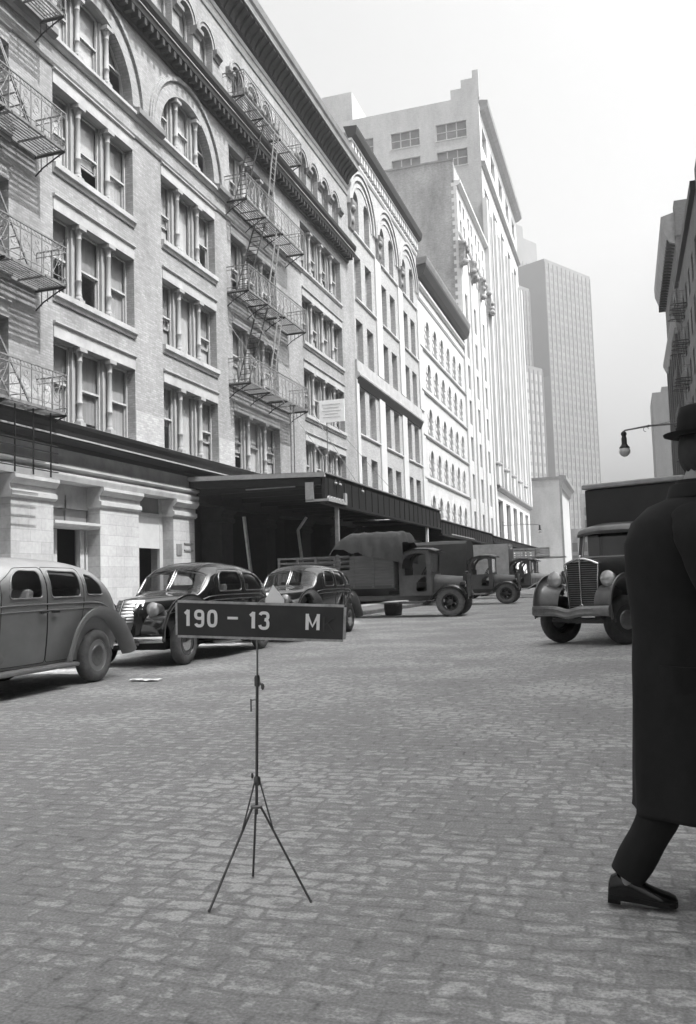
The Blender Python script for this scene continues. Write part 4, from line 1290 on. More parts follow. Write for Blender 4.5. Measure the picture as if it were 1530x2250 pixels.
def wheel(parent, x, y, r, w, spokes=0, mat='tyre', rim='car_grey', cap='chrome', steer=0, out=1):
    """tyre with rim and hub cap; axle along local y; out = which way the hub faces"""
    h = w / 2
    t = MB().lathe([(r * .60, -h * .80), (r * .70, -h), (r * .88, -h * .96), (r * .97, -h * .72), (r, -h * .3), (r, h * .3), (r * .97, h * .72), (r * .88, h * .96), (r * .70, h), (r * .60, h * .80), (r * .60, -h * .80)], (0, 0, 0), 'y', 32)
    o = t.build('wheel', mat, parent, smooth=50)
    # axis 'y' lathe maps (radius, height) -> (sin, height, cos): it lies in the x-z plane already
    o.location = (x, y, r)
    o.rotation_euler = (0, 0, steer)
    if spokes:
        s = MB()
        s.lathe([(r * .50, -h * .7), (r * .62, -h * .8), (r * .62, h * .8), (r * .50, h * .7), (r * .50, -h * .7)], (0, 0, 0), 'y', 28)
        for i in range(spokes):
            q = 2 * PI * i / spokes + .3
            for e in (-.08, .08):
                s.bar((r * .15 * math.cos(q + e), 0, r * .15 * math.sin(q + e)), (r * .53 * math.cos(q + e), 0, r * .53 * math.sin(q + e)), .05, .09)
        s.lathe([(r * .08, -h * 1.3), (r * .20, -h * 1.1), (r * .20, h * 1.1), (r * .12, h * 1.35), (0, h * 1.4)], (0, 0, 0), 'y', 16)
        s.build('spoked_rim', rim, o, smooth=40)
    else:
        s = MB().lathe([(r * .63, out * h * .78), (r * .58, out * h * .86), (r * .54, out * h * .55), (r * .40, out * h * .40), (r * .36, out * h * .62), (0, out * h * .62)], (0, 0, 0), 'y', 28)
        s.build('rim', rim, o, smooth=40)
        c = MB().lathe([(r * .42, out * h * .60), (r * .40, out * h * .78), (r * .32, out * h * .96), (r * .15, out * h * 1.08), (0, out * h * 1.10)], (0, 0, 0), 'y', 24)
        c.build('hub_cap', cap, o, smooth=50)
        n = MB()
        for i in range(10):
            q = 2 * PI * i / 10
            n.ball((r * .495 * math.cos(q), out * h * .52, r * .495 * math.sin(q)), .020, n=8, m=4)
        n.build('rim_slots', 'iron', o)
    return o

def fender_mesh(path, yin, yout, drop, lipz=.03, n=9):
    """crowned mudguard: path of (x, z) along the crown, wide from yin to yout, falling by drop at the outer edge"""
    rows = []
    m = len(path)
    for i, (x, z) in enumerate(path):
        a = path[max(i - 1, 0)]; b = path[min(i + 1, m - 1)]
        tx, tz = b[0] - a[0], b[1] - a[1]; L = math.hypot(tx, tz) or 1
        nx, nz = tz / L, -tx / L
        yo = yout(i / (m - 1)) if callable(yout) else yout
        dr = drop(i / (m - 1)) if callable(drop) else drop
        row = []
        for k in range(n + 1):
            t = k / n * PI / 2
            row.append((x + nx * dr * (1 - math.cos(t)), yin + (yo - yin) * math.sin(t), z + nz * dr * (1 - math.cos(t))))
        x2, y2, z2 = row[-1]
        row.append((x2 + nx * lipz, y2 - .004, z2 + nz * lipz)); row.append((x2 + nx * lipz, y2 - .03, z2 + nz * lipz))
        rows.append(row)
    return MB().grid(rows)

def body_loft(P):
    zt = smooth_tab(P['zt']); w0 = smooth_tab(P['w0']); zl = P['zl']; zb = smooth_tab(P['zb'])
    nexp = P.get('n', 2.9)
    def f(x, s):
        b = lerp(x, zb); top = max(lerp(x, zt), b + .01); w = lerp(x, w0); lo = lerp(x, zl)
        if s <= 1:
            return (x, w * (0.93 + .07 * math.sin(min(1, s * 1.3) * PI / 2)), lo + (b - lo) * s)
        th = min((s - 1), 1.0) * PI / 2
        return (x, w * max(0.0, math.cos(th)) ** (2 / nexp), b + (top - b) * max(0.0, math.sin(th)) ** (2 / nexp))
    def inv(x, z):
        b = lerp(x, zb); top = lerp(x, zt)
        if z <= b:
            lo = lerp(x, zl); return (z - lo) / (b - lo)
        u = max(0, min(1, (z - b) / max(top - b, .01)))
        return 1 + math.asin(u ** (nexp / 2)) * 2 / PI
    def s_of_y(x, y):
        w = lerp(x, w0); c = min(1, y / w) ** (nexp / 2)
        return 1 + math.acos(c) * 2 / PI
    return f, inv, s_of_y

def sedan(name, label, loc, P, rotz=-PI / 2):
    o = thing(name, label, 'car', loc, rotz, local=True)
    paint, fpaint = P['paint'], P.get('fender_paint', P['paint'])
    f, inv, soy = body_loft(P)
    xr, xf = P['zt'][0][0], P['zt'][-1][0]
    outer = [(xr, 0), (xf, 0), (xf, 2), (xr, 2)]
    holes = []
    for poly in P['windows']:
        q = dens(rnd(poly, .07), .06)
        holes.append([(x, inv(x, z)) for x, z in q])
    nside = len(holes)
    wx0, wx1 = P['ws']
    a = [(wx0 + (wx1 - wx0) * i / 6) for i in range(7)]
    yi, yo = .022, P['wsy']
    holes.append([(x, soy(x, yi)) for x in a] + [(x, soy(x, yo)) for x in a[::-1]])
    doors = [rnd(d, .05) for d in P['doors']]
    v, tri = cdt(outer, holes, .085)
    bd = MB(); k = {}
    V3 = [f(p[0], p[1]) for p in v]
    dl = [MB() for _ in doors]
    bodyt = []
    for t in tri.get(-1, []):
        c = sum((Vector(V3[i]) for i in t), Vector()) / 3
        bodyt.append(t)
    bd.v = list(V3); bd.f = [tuple(t) for t in bodyt]
    # nose and tail caps
    for xx in (xr, xf):
        kk = len(bd.v); pts = [f(xx, s / 10 * 2) for s in range(21)]
        bd.v += pts + [(xx, 0, lerp(xx, P['zl'])), (xx, 0, pts[-1][2])]
        bd.f.append(tuple(range(kk, kk + 22)))
    bd.mirror_y()
    body = bd.build('body', paint, o, smooth=50)
    for hi in range(len(holes)):
        for sgn in (1, -1):
            w = MB(); w.v = [(x, y * sgn, z) for x, y, z in V3]; w.f = [tuple(t) for t in tri.get(hi, [])]
            used = sorted({i for t in w.f for i in t}); mp = {q: j for j, q in enumerate(used)}
            w.v = [w.v[i] for i in used]; w.f = [tuple(mp[i] for i in t) for t in w.f]
            # set the glass back a little
            w.v = [(x, y - sgn * .012, z - .004) for x, y, z in w.v]
            g = w.build('window' if hi < nside else 'windscreen', 'car_glass', o, smooth=60)
            fr = MB(); ring = [f(p[0], p[1]) for p in holes[hi]]
            fr.tube([(x, y * sgn, z) for x, y, z in ring], .013, 6, closed=True)
            fr.build('window_frame', P.get('trim', paint), g, smooth=60)
    # door seams and belt mouldings
    dm = MB()
    for d in doors:
        ring = [f(x, inv(x, z)) for x, z in dens(d, .08)]
        dm.tube([(x, y + .001, z) for x, y, z in ring], .0045, 4, closed=True)
    dm.mirror_y(); dm.build('door_seam', 'iron', o)
    bl = MB()
    for ds, r in ((-.03, .011), (-.13, .009)):
        xs = [xr + .35 + (xf - xr - .9) * i / 40 for i in range(41)]
        bl.tube([f(x, 1 + ds) for x in xs], r, 6)
    bl.mirror_y(); bl.build('belt_moulding', P.get('trim', paint), o, smooth=60)
    for hx in P['handles']:
        m = MB(); p = f(hx, .84)
        m.bar((hx - .07, p[1] + .035, p[2]), (hx + .05, p[1] + .035, p[2]), .022); m.bar((hx + .04, p[1] - .01, p[2]), (hx + .04, p[1] + .035, p[2]), .02)
        m.mirror_y(); m.build('door_handle', 'chrome', o, smooth=40)
    # floor, seats
    MB().box(xr + .3, .8, -.62, .62, .36, .42).build('floor', 'dark', o)
    for sx, mt in ((.05, P.get('seat', 'seat')), (-.95, 'seat')):
        s = MB()
        for yy in ((-.34, .34) if mt == 'seat_pale' else (0,)):
            hw = .30 if yy else .62
            s.prism([(sx - .25, yy - hw, .45), (sx - .12, yy - hw, .45), (sx - .30, yy - hw * .95, 1.26), (sx - .34, yy - hw * .9, 1.28), (sx - .42, yy - hw * .95, 1.24)], (0, 2 * hw * .95, 0))
            s.box(sx - .2, sx + .35, yy - hw, yy + hw, .42, .72)
        s.build('seat', mt, o, bevel=.05)
    sw = MB(); sw.tube([(.33 + .07 * math.sin(q * PI / 10), .34 + .19 * math.cos(q * PI / 10), 1.06 + .17 * math.sin(q * PI / 10)) for q in range(20)], .012, 6, closed=True); sw.bar((.33, .34, 1.06), (.65, .34, .75), .03)
    sw.build('steering_wheel', 'iron', o, smooth=40)
    # mudguards
    for sgn in (1, -1):
        for nm, pth, yin, yo_, dr in (('rear_fender',) + P['rf'], ('front_fender',) + P['ff']):
            fm = fender_mesh(smooth_tab(pth, 6), yin, yo_, dr)
            if sgn < 0: fm.v = [(x, -y, z) for x, y, z in fm.v]
            fm.build(nm, fpaint, o, smooth=60)
        rb = MB(); x0, x1 = P['rb']
        rb.v = []; rb.box(x0, x1, sgn * .70 if sgn > 0 else -.90, sgn * .90 if sgn > 0 else -.70, .27, .325)
        rb.build('running_board', fpaint, o, bevel=.02)
    MB().box(xr + .25, xf - .2, -.60, .60, .26, .40).build('chassis', 'dark', o)
    wb = P['wb'] / 2
    for x in (wb, -wb):
        for sgn in (1, -1):
            wheel(o, x, sgn * .74, .355, .165, 0, P.get('tyre', 'tyre'), P.get('rim', paint), P.get('cap', 'chrome'), 0, sgn)
    # nose: grille, lamps, bumpers
    gx, gz0, gz1, gw = P['grille']
    rows = []
    for i in range(25):
        t = i / 24; z = gz0 + (gz1 - gz0) * t; hw = gw * (.62 + .38 * math.sin(t * PI * .62)); row = []
        dx = .12 * (1 - (2 * t - .9) ** 2)
        for k in range(13):
            u = -1 + 2 * k / 12
            ridge = .012 if i % 2 else 0
            row.append((gx + dx - .22 * abs(u) ** 1.5 - ridge, u * hw, z))
        rows.append(row)
    MB().grid(rows).build('grille', 'chrome_dull', o, smooth=30)
    gt = MB(); gt.tube([(r[6][0] + .008, 0, r[6][2]) for r in rows], .014, 6); gt.build('grille_bar', 'chrome', o, smooth=60)
    for sgn in (1, -1):
        hx, hy, hz = P['lamp']
        l = MB().lathe([(0, -.30), (.045, -.27), (.085, -.18), (.108, -.06), (.112, 0)], (hx, sgn * hy, hz), 'x', 20)
        lo = l.build('headlight', P.get('lampmat', paint), o, smooth=60)
        MB().lathe([(.112, .0), (.118, .012), (.108, .02), (.09, .032), (.05, .045), (0, .05)], (hx, sgn * hy, hz), 'x', 20).build('lens', 'lens', lo, smooth=60)
        st = MB().bar((hx - .10, sgn * hy, hz - .08), (hx - .14, sgn * (hy - .08), hz - .30), .05); st.build('lamp_bracket', paint, lo)
    for sgn in (1, -1):
        tl = MB().lathe([(0, .05), (.03, .03), (.045, -.03), (.045, -.06), (0, -.07)], (-2.20, sgn * .70, .80), 'x', 14).build('tail_lamp', paint, o, smooth=50)
        MB().lathe([(.044, -.061), (.03, -.075), (0, -.08)], (-2.20, sgn * .70, .80), 'x', 14).build('lens', 'lens', tl, smooth=50)
    for px_ in (2.47, -2.60):
        MB().box(px_ - .006, px_ + .006, -.17, .17, .50, .63).build('licence_plate', 'frame_dark', o, bevel=.003)
    for bx, c, nm in ((P['bump'][0], .12, 'front_bumper'), (P['bump'][1], -.10, 'rear_bumper')):
        b = MB(); rows = []
        for i in range(17):
            u = -1 + i / 8; x = bx - c * u * u
            s_ = 1 if c > 0 else -1
            rows.append([(x, u * .82, .40), (x + s_ * .02, u * .82, .41), (x + s_ * .035, u * .82, .45), (x + s_ * .02, u * .82, .49), (x, u * .82, .50)])
        b.grid(rows)
        for yy in (-.3, .3): b.ball((bx + (.02 if c > 0 else -.02), yy, .46), .04, .035, .11, 10, 8)
        b.bar((bx - c, .45, .44), (bx - c * 4, .45, .44), .05); b.bar((bx - c, -.45, .44), (bx - c * 4, -.45, .44), .05)
        b.build(nm, 'chrome', o, smooth=50)
    return o

SED = dict(
    zt=[(-2.36, .62), (-2.33, .86), (-2.17, 1.17), (-1.96, 1.42), (-1.66, 1.575), (-1.25, 1.65), (-.75, 1.685), (-.2, 1.69), (.15, 1.65), (.36, 1.56), (.50, 1.42), (.66, 1.26), (.80, 1.165), (.95, 1.14), (1.4, 1.12), (1.8, 1.09), (2.0, 1.04), (2.08, .92)],
    w0=[(-2.36, .40), (-2.3, .56), (-2.1, .66), (-1.8, .72), (-1.4, .76), (-.8, .78), (-.1, .775), (.45, .73), (.75, .64), (1.1, .50), (1.6, .36), (2.0, .24), (2.08, .20)],
    zl=[(-2.4, .50), (-2.0, .40), (-1.2, .33), (.8, .33), (1.2, .40), (2.2, .45)],
    zb=[(-2.36, .52), (-2.26, .72), (-2.05, .92), (-1.7, 1.06), (-1.3, 1.10), (.3, 1.10), (.7, 1.04), (1.1, .92), (2.1, .80)],
    ws=(.385, .74), wsy=.60,
    windows=[[(.26, 1.16), (-.33, 1.16), (-.33, 1.50), (.02, 1.51), (.18, 1.42)], [(-.49, 1.16), (-1.13, 1.16), (-1.13, 1.49), (-.49, 1.51)], [(-1.26, 1.18), (-1.70, 1.17), (-1.62, 1.32), (-1.46, 1.43), (-1.26, 1.47)]],
    doors=[[(.42, .36), (-.41, .36), (-.41, 1.55), (.05, 1.54), (.36, 1.36)], [(-.42, .36), (-.96, .36), (-1.12, .78), (-1.20, 1.08), (-1.19, 1.54), (-.42, 1.55)]],
    handles=(-.31, -.53),
    rf=([(-.86, .30), (-.92, .46), (-1.03, .65), (-1.20, .79), (-1.43, .86), (-1.68, .825), (-1.90, .69), (-2.07, .51), (-2.21, .31)], .70, .885, lambda t: .13 - .05 * abs(t - .4)),
    ff=([(2.20, .42), (2.18, .60), (2.02, .78), (1.74, .88), (1.42, .885), (1.12, .78), (.90, .60), (.76, .42), (.66, .32)], .36, .90, lambda t: .20),
    rb=(-.92, .76), wb=2.9, grille=(2.10, .46, 1.06, .25), lamp=(1.98, .46, .90), bump=(2.42, -2.55))

P1 = dict(SED, paint='car_grey', trim='car_grey', tyre='tyre_dust', rim='car_grey', cap='chrome_dull', seat='seat_pale')
CAR1 = sedan('parked_car', 'dusty grey sedan cut off by the left edge, tail towards the other parked cars', (-7.72, 8.79, 0), P1)
P2 = dict(SED, paint='car_black', trim='chrome_dull', tyre='tyre_dust', rim='car_black2', seat='seat_pale', wb=3.05, lampmat='chrome_dull',
          windows=[[(.26, 1.15), (-.62, 1.15), (-.62, 1.49), (.02, 1.50), (.18, 1.42)], [(-.78, 1.15), (-1.66, 1.14), (-1.56, 1.36), (-1.30, 1.46), (-.78, 1.49)]],
          doors=[[(.42, .36), (-.70, .36), (-.70, 1.54), (.05, 1.54), (.36, 1.36)]], handles=(-.58,))
CAR2 = sedan('parked_car', 'glossy black two door sedan with a bright rounded grille, just behind the grey sedan', (-7.62, 14.1, 0), P2)
P3 = dict(SED, paint='car_black2', trim='chrome_dull', rim='car_black2', wb=2.85, fender_paint='car_black2')
CAR3 = sedan('parked_car', 'black four door sedan farthest of the parked cars, partly behind the letter board', (-7.45, 19.22, 0), P3)
for c in (CAR1, CAR2, CAR3): c['group'] = 'cars parked along the left kerb'
far_car = copy_tree(CAR3)
far_car.location = (-4.6, 74, 0)
far_car['label'] = 'distant dark sedan peeping out past the last loaded truck'
far_car['group'] = 'moving cars down the street'

# ------------------------------------------------------------ old C-cab trucks backed up to the dock, noses to the street (+X)
def plate(name, outer, holes, y, th, mat, parent):
    v, tri = cdt(outer, holes, .25)
    m = MB(); n = len(v)
    m.v = [(p[0], y, p[1]) for p in v] + [(p[0], y + th, p[1]) for p in v]
    for t in tri.get(-1, []):
        m.f.append(tuple(t)); m.f.append(tuple(i + n for i in t)[::-1])
    for ring in [outer] + holes:
        rg = dens(ring, .25)
        for i in range(len(rg)):
            a, b = rg[i], rg[(i + 1) % len(rg)]
            m.quad((a[0], y, a[1]), (b[0], y, b[1]), (b[0], y + th, b[1]), (a[0], y + th, a[1]))
    return m.build(name, mat, parent)

def c_cab_truck(label, loc, load, paint='truck_paint', group='old trucks backed up to the loading dock', rotz=0.0, L=0.0, wing='truck_dark'):
    o = thing('delivery_truck', label, 'truck', loc, rotz, group, local=True)
    # bonnet and radiator
    rows = []
    nx = lambda x: x + L * max(0, min(1, (x + .66) / 1.06))
    for x, hw, zt_ in ((-.66, .44, 1.40), (nx(-.3), .42, 1.36), (nx(.1), .38, 1.32), (nx(.40), .36, 1.30)):
        row = []
        for i in range(15):
            q = PI * i / 14
            row.append((x, -hw * (abs(math.cos(q)) ** .6) * (1 if math.cos(q) > 0 else -1), .72 + (zt_ - .72) * math.sin(q) ** .55))
        rows.append(row)
    MB().grid(rows).build('bonnet', 'nose_paint' if L else paint, o, smooth=40)
    lv = MB()
    for s in (-1, 1):
        for i in range(8): lv.bar((-.5 + i * .09, s * .435, .82), (-.5 + i * .09, s * .43, 1.10), .02)
    lv.build('bonnet_louvre', paint, o)
    rd = MB().box(.40, .50, -.36, .36, .62, 1.32); rd.box(.38, .52, -.39, .39, 1.28, 1.38); rd.box(.38, .52, -.39, -.33, .60, 1.30); rd.box(.38, .52, .33, .39, .60, 1.30)
    rd.lathe([(.06, 1.38), (.05, 1.43), (.07, 1.44), (.02, 1.47)], (.45, 0, 0), 'z', 10)
    rd.v = [(x + L, y, z) for x, y, z in rd.v]
    ro = rd.build('radiator', 'truck_dark', o, bevel=.015)
    co = MB()
    for i in range(14): co.box(.50, .515, -.32 + i * .047, -.30 + i * .047, .66, 1.27)
    co.v = [(x + L, y, z) for x, y, z in co.v]
    co.build('radiator_core', 'iron_mid', ro)
    for s in (-1, 1):
        l = MB().lathe([(0, -.14), (.07, -.12), (.10, -.04), (.105, .06)], (.42 + L, s * .50, 1.05), 'x', 16).build('headlight', 'truck_dark', o, smooth=50)
        MB().lathe([(.105, .06), (.09, .075), (0, .09)], (.42 + L, s * .50, 1.05), 'x', 16).build('lens', 'lens', l, smooth=50)
    # cab
    side = [(-1.68, .72), (-.60, .72), (-.60, 1.42), (-.66, 2.10), (-.70, 2.20), (-1.15, 2.22), (-1.45, 2.14), (-1.64, 1.92), (-1.70, 1.55)]
    hol = [rnd([(-1.60, 1.38), (-.74, 1.38), (-.78, 2.08), (-1.15, 2.12), (-1.42, 2.03), (-1.58, 1.82)], .05), rnd([(-1.12, .84), (-.76, .84), (-.76, 1.32), (-.92, 1.32), (-1.12, 1.12)], .08)]
    for s in (-1, 1):
        plate('cab_side', side, hol, s * .72 - .015, .03, paint, o)
    cb = MB().box(-1.70, -1.66, -.72, .72, .72, 1.95); cb.box(-1.68, -.60, -.72, .72, .70, .74); cb.box(-.62, -.58, -.72, .72, .72, 1.44)
    cb.box(-.66, -.60, -.72, -.66, 1.44, 2.15); cb.box(-.66, -.60, .66, .72, 1.44, 2.15); cb.box(-.66, -.62, -.72, .72, 2.08, 2.16)
    cb.build('cab', paint, o)
    rf = MB(); pr_ = [(-1.74, 1.86), (-1.66, 2.02), (-1.46, 2.18), (-1.15, 2.255), (-.66, 2.24), (-.42, 2.16)]
    rf.grid([[(x, y, z + .05 * (1 - (y / .76) ** 2)) for y in (-.76, -.4, 0, .4, .76)] for x, z in pr_] )
    rf.grid([[(x, y, z - .03 + .05 * (1 - (y / .76) ** 2)) for y in (-.76, -.4, 0, .4, .76)] for x, z in pr_])
    rf.build('cab_roof', 'cornice_grey', o, smooth=40)
    MB().box(-.64, -.62, -.66, .66, 1.46, 2.08).build('windscreen', 'car_glass', o)
    s = MB().box(-1.6, -1.1, -.6, .6, .95, 1.15); s.box(-1.64, -1.52, -.6, .6, 1.15, 1.62); s.build('seat', 'seat', o, bevel=.04)
    sw = MB(); sw.tube([(-.92 + .10 * math.sin(q * PI / 10), -.3 + .21 * math.cos(q * PI / 10), 1.48 + .18 * math.sin(q * PI / 10)) for q in range(20)], .015, 6, closed=True); sw.bar((-.92, -.3, 1.48), (-.62, -.3, 1.0), .04)
    sw.build('steering_wheel', 'iron', o, smooth=40)
    # frame, wings, wheels
    fr_ = MB()
    for y in (-.42, .42): fr_.box(-5.6, .55, y - .05, y + .05, .56, .72)
    for x in (-5.5, -4.2, -2.8, -1.4, .1): fr_.box(x, x + .1, -.42, .42, .57, .70)
    fr_.box(.02, .12, -.66, .66, .42, .52); fr_.bar((.07, -.5, .5), (.5, -.45, .64), .06); fr_.bar((.07, .5, .5), (.5, .45, .64), .06)
    if L: fr_.v = [(x + L if x > -.3 else x, y, z) for x, y, z in fr_.v]
    fr_.build('frame', 'truck_dark', o)
    for s in (-1, 1):
        pth = smooth_tab([(.52, .72), (.42, .90), (.18, 1.03), (-.12, 1.02), (-.42, .84), (-.70, .58), (-1.0, .50), (-1.7, .50)], 6)
        pth = [(nx(x) if x < .1 else x + L, z) for x, z in pth]
        w = MB(); rows = [[(x, s * .52, z - .02), (x, s * .56, z), (x, s * .82, z), (x, s * .86, z - .05)] for x, z in pth]
        w.grid(rows); w.build('front_wing', wing, o, smooth=50)
        wheel(o, L, s * .72, .475, .15, 6, 'tyre_dust', 'truck_dark')
        wheel(o, -4.15, s * .74, .50, .26, 6, 'tyre', 'truck_dark')
    if load != 'none':
        MB().box(-5.9, -1.76, -1.05, 1.05, .98, 1.08).build('bed_floor', 'truck_dark', o)
    if load == 'stake':
        for s in (-1, 1):
            b = MB()
            b.box(-5.9, -1.78, s * 1.03 - .02, s * 1.03 + .02, 1.08, 1.62)
            b.box(-3.3, -1.78, s * 1.03 - .022, s * 1.03 + .022, 1.62, 2.08)
            for z in (1.72, 1.88, 2.04): b.box(-5.9, -3.3, s * 1.03 - .02, s * 1.03 + .02, z, z + .07)
            for i in range(7): b.box(-5.88 + i * .67, -5.80 + i * .67, s * 1.055 - .02, s * 1.055 + .02, 1.02, 2.10)
            b.build('side_boards', 'truck_paint2', o)
        MB().box(-1.80, -1.76, -1.0, 1.0, 1.08, 2.1).build('head_board', 'truck_paint2', o)
        hp = MB(); rows = []
        NX = 30
        for i in range(NX + 1):
            t = i / NX; x = -4.0 + 2.55 * t; row = []
            e = min(1.0, math.sin(min(1, t / .32) * PI / 2) ** .8) * (1.0 if t < .93 else math.cos((t - .93) / .07 * PI / 2 * .9) ** .4)
            crest = 2.16 + .72 * e
            hem = 2.40 - .62 * t - .03 * math.sin(i * .9)
            for j in range(33):
                u = -1 + j / 16; q = abs(u)
                if q < .62:
                    y = u / .62 * 1.02; zz = crest - .10 * e * abs(u / .62) ** 4
                else:
                    k = (q - .62) / .38
                    y = (1.02 + .075 * math.sin(min(1, k * 2) * PI / 2)) * (1 if u > 0 else -1)
                    zz = (crest - .10 * e) + (min(hem, crest - .12) - (crest - .10 * e)) * k
                fold = .016 * math.sin(i * 1.15 + j * .55) + .010 * math.sin(i * 2.3 - j * .8)
                row.append((x + .02 * math.sin(j * .7), y + fold * (1 if q > .6 else .3), zz + fold))
            rows.append(row)
        hp.grid(rows).build('tarpaulin', 'tarp', o, smooth=70)
    if load in ('canvas', 'box'):
        mt = 'tarp2' if load == 'canvas' else 'crate'
        rows = []
        for x, e in ((-5.9, 0), (-5.0, .02), (-4.0, -.02), (-3.0, .03), (-2.2, 0), (-1.72, 0)):
            r_ = [(x, -1.08 - e, 1.05), (x, -1.07, 1.7), (x, -1.05 + e, 2.4), (x, -.98, 2.82), (x, -.7, 2.95), (x, 0, 3.0 + e), (x, .7, 2.95), (x, .98, 2.82), (x, 1.05, 2.4), (x, 1.08, 1.05)]
            if load == 'box': r_ = [(x, -1.08, 1.05), (x, -1.08, 2.0), (x, -1.08, 3.05), (x, -1.07, 3.12), (x, 0, 3.16), (x, 1.07, 3.12), (x, 1.08, 3.05), (x, 1.08, 1.05)]
            rows.append(r_)
        m = MB().grid(rows); m.f.append(tuple(range(len(rows[0])))); k = len(m.v) - len(rows[0]); m.f.append(tuple(range(k, len(m.v))))
        m.build('van_body', mt, o, smooth=30)
        if load == 'box':
            MB().box(-1.715, -1.70, -1.0, 1.0, 1.1, 3.0).build('front_panel', 'truck_dark', o)
    if load == 'pile':
        m = MB(); random.seed(11)
        for s in (-1, 1): m.box(-5.9, -1.78, s * 1.03 - .02, s * 1.03 + .02, 1.08, 1.7)
        m.build('side_boards', 'truck_paint2', o)
    return o
TR1 = c_cab_truck('old C-cab stake truck with a dark tarpaulin over its load, nearest of the backed-up trucks', (-5.55, 28.67, 0), 'stake')
TR2 = c_cab_truck('old C-cab truck with a tall dark canvas body, second of the backed-up trucks', (-5.33, 40.62, 0), 'canvas')
TR3 = c_cab_truck('old C-cab truck with a pale square box body, third of the backed-up trucks', (-4.75, 51.2, 0), 'box', L=.75, wing='nose_paint')
TR4 = c_cab_truck('old C-cab truck piled high with slatted crates, last of the backed-up trucks', (-5.0, 57.5, 0), 'pile')
random.seed(5)
crate_m = MB()
for z in (0, .16, .32, .48):
    crate_m.box(-.4, .4, -.32, -.30, z, z + .11); crate_m.box(-.4, .4, .30, .32, z, z + .11); crate_m.box(-.42, -.40, -.3, .3, z, z + .11); crate_m.box(.40, .42, -.3, .3, z, z + .11)
for x in (-.4, .37):
    for y in (-.3, .27): crate_m.box(x, x + .03, y, y + .03, 0, .6)
crate_m.box(-.4, .4, -.3, .3, 0, .02)
cm = crate_m.mesh('crate', M['crate'])
spots = []
for L in range(2):
    for i in range(4):
        for j in range(3): spots.append((-10.2 + i * .92, 56.82 + j * .70, 1.09 + L * .62, 0))
for i in range(5): spots.append((-8.3 + i * .78, 57.1 + (i % 2) * .5, 2.44, random.uniform(-.5, .5)))
for i, (x, y, z, a) in enumerate(spots):
    c = bpy.data.objects.new('crate', cm); COL.objects.link(c); c.location = (x, y, z); c.rotation_euler = (0, 0, a)
    tag(c, 'slatted wooden crate piled on the last of the backed-up trucks', 'crate', 'crates on the last truck')
pl_o = thing('plank_stack', 'long planks roped over the cab roof of the crate truck', 'planks', (-6.0, 57.5, 2.31))
pm_ = MB()
for i in range(7):
    pm_.bar((-8.7, 56.9 + i * .16, 2.36 + .02 * (i % 3)), (-4.1 + .45 * math.sin(i * 2.1), 56.9 + i * .19, 2.36 + .05 * (i % 2)), .13, .05)
pm_.build('plank', 'crate', pl_o)
tub = thing('tub', 'dark round tub standing under the front of the tarpaulin truck', 'tub', (-8.0, 29.9, 0), 0)
MB().lathe([(.27, 0), (.30, .05), (.33, .25), (.33, .40), (.30, .42), (.29, .1), (0, .08)], (-8.0, 29.9, 0), 'z', 20).build('tub_wall', 'tyre_dust', tub, smooth=40)

# ------------------------------------------------------------ the van pulling out on the right
VH = math.radians(-113.6)
V = thing('delivery_van', 'black box van with a tall slatted grille heading up the street on the right', 'truck', (-.66, 16.25, 0), VH, local=True)
rows = []
for x, hw, zt_, zl_ in ((-1.0, .60, 1.56, .70), (-.6, .52, 1.53, .72), (-.2, .44, 1.50, .74), (.22, .33, 1.48, .76), (.30, .31, 1.47, .62)):
    row = []
    for i in range(21):
        q = PI * i / 20; c = math.cos(q)
        row.append((x, -hw * abs(c) ** .55 * (1 if c > 0 else -1), zl_ + (zt_ - zl_) * math.sin(q) ** .5))
    rows.append(row)
MB().grid(rows).build('bonnet', 'truck_dark', V, smooth=40)
# grille: surround, dark core, slats, centre strip with a loop below
def gw_(t): return .235 + .065 * t
gs = MB()
ring = [(.36 - .05 * abs(u), u * (gw_(1) + .02), 1.42 + .10 * (1 - abs(u) ** 1.6)) for u in [-1 + k / 8 for k in range(17)]]
gs.tube(ring, .022, 8)
for s in (-1, 1): gs.tube([(.31, s * (gw_(t / 10) + .02), .56 + .86 * t / 10) for t in range(11)], .02, 8)
gso = gs.build('grille', 'chrome', V, smooth=60)
cr = MB().grid([[(.29 + .05 * (1 - abs(u)), u * gw_(t / 12), .56 + .90 * t / 12) for u in (-1, -.5, 0, .5, 1)] for t in range(13)])
cr.build('grille_core', 'iron', gso)
sl_ = MB()
for i in range(22):
    z = .60 + i * .039
    w = gw_((z - .56) / .9)
    sl_.tube([(.305, -w, z), (.352, 0, z), (.305, w, z)], .008, 5)
sl_.build('grille_slat', 'iron_mid', gso)
cs_ = MB().tube([(.365, 0, 1.50), (.375, 0, 1.2), (.375, 0, .70)], .016, 6)
cs_.tube([(.375, .045 * math.sin(q * PI / 8), .64 + .07 * math.cos(q * PI / 8)) for q in range(16)], .013, 6, closed=True)
cs_.build('grille_bar', 'chrome', gso, smooth=60)
cap_ = MB(); rows = []
for t in range(7):
    u_ = t / 6
    rows.append([(.33 - .45 * u_ - .05 * abs(q), q * (.30 + .03 * u_), 1.44 + .10 * (1 - abs(q) ** 1.6) + .01 * u_) for q in [-1 + k / 6 for k in range(13)]])
cap_.grid(rows[:3]); cap_.build('grille_cap', 'truck_fender', V, smooth=50)
MB().ball((.33, 0, 1.555), .04, .03, .03, 10, 6).build('radiator_cap', 'chrome', V, smooth=60)
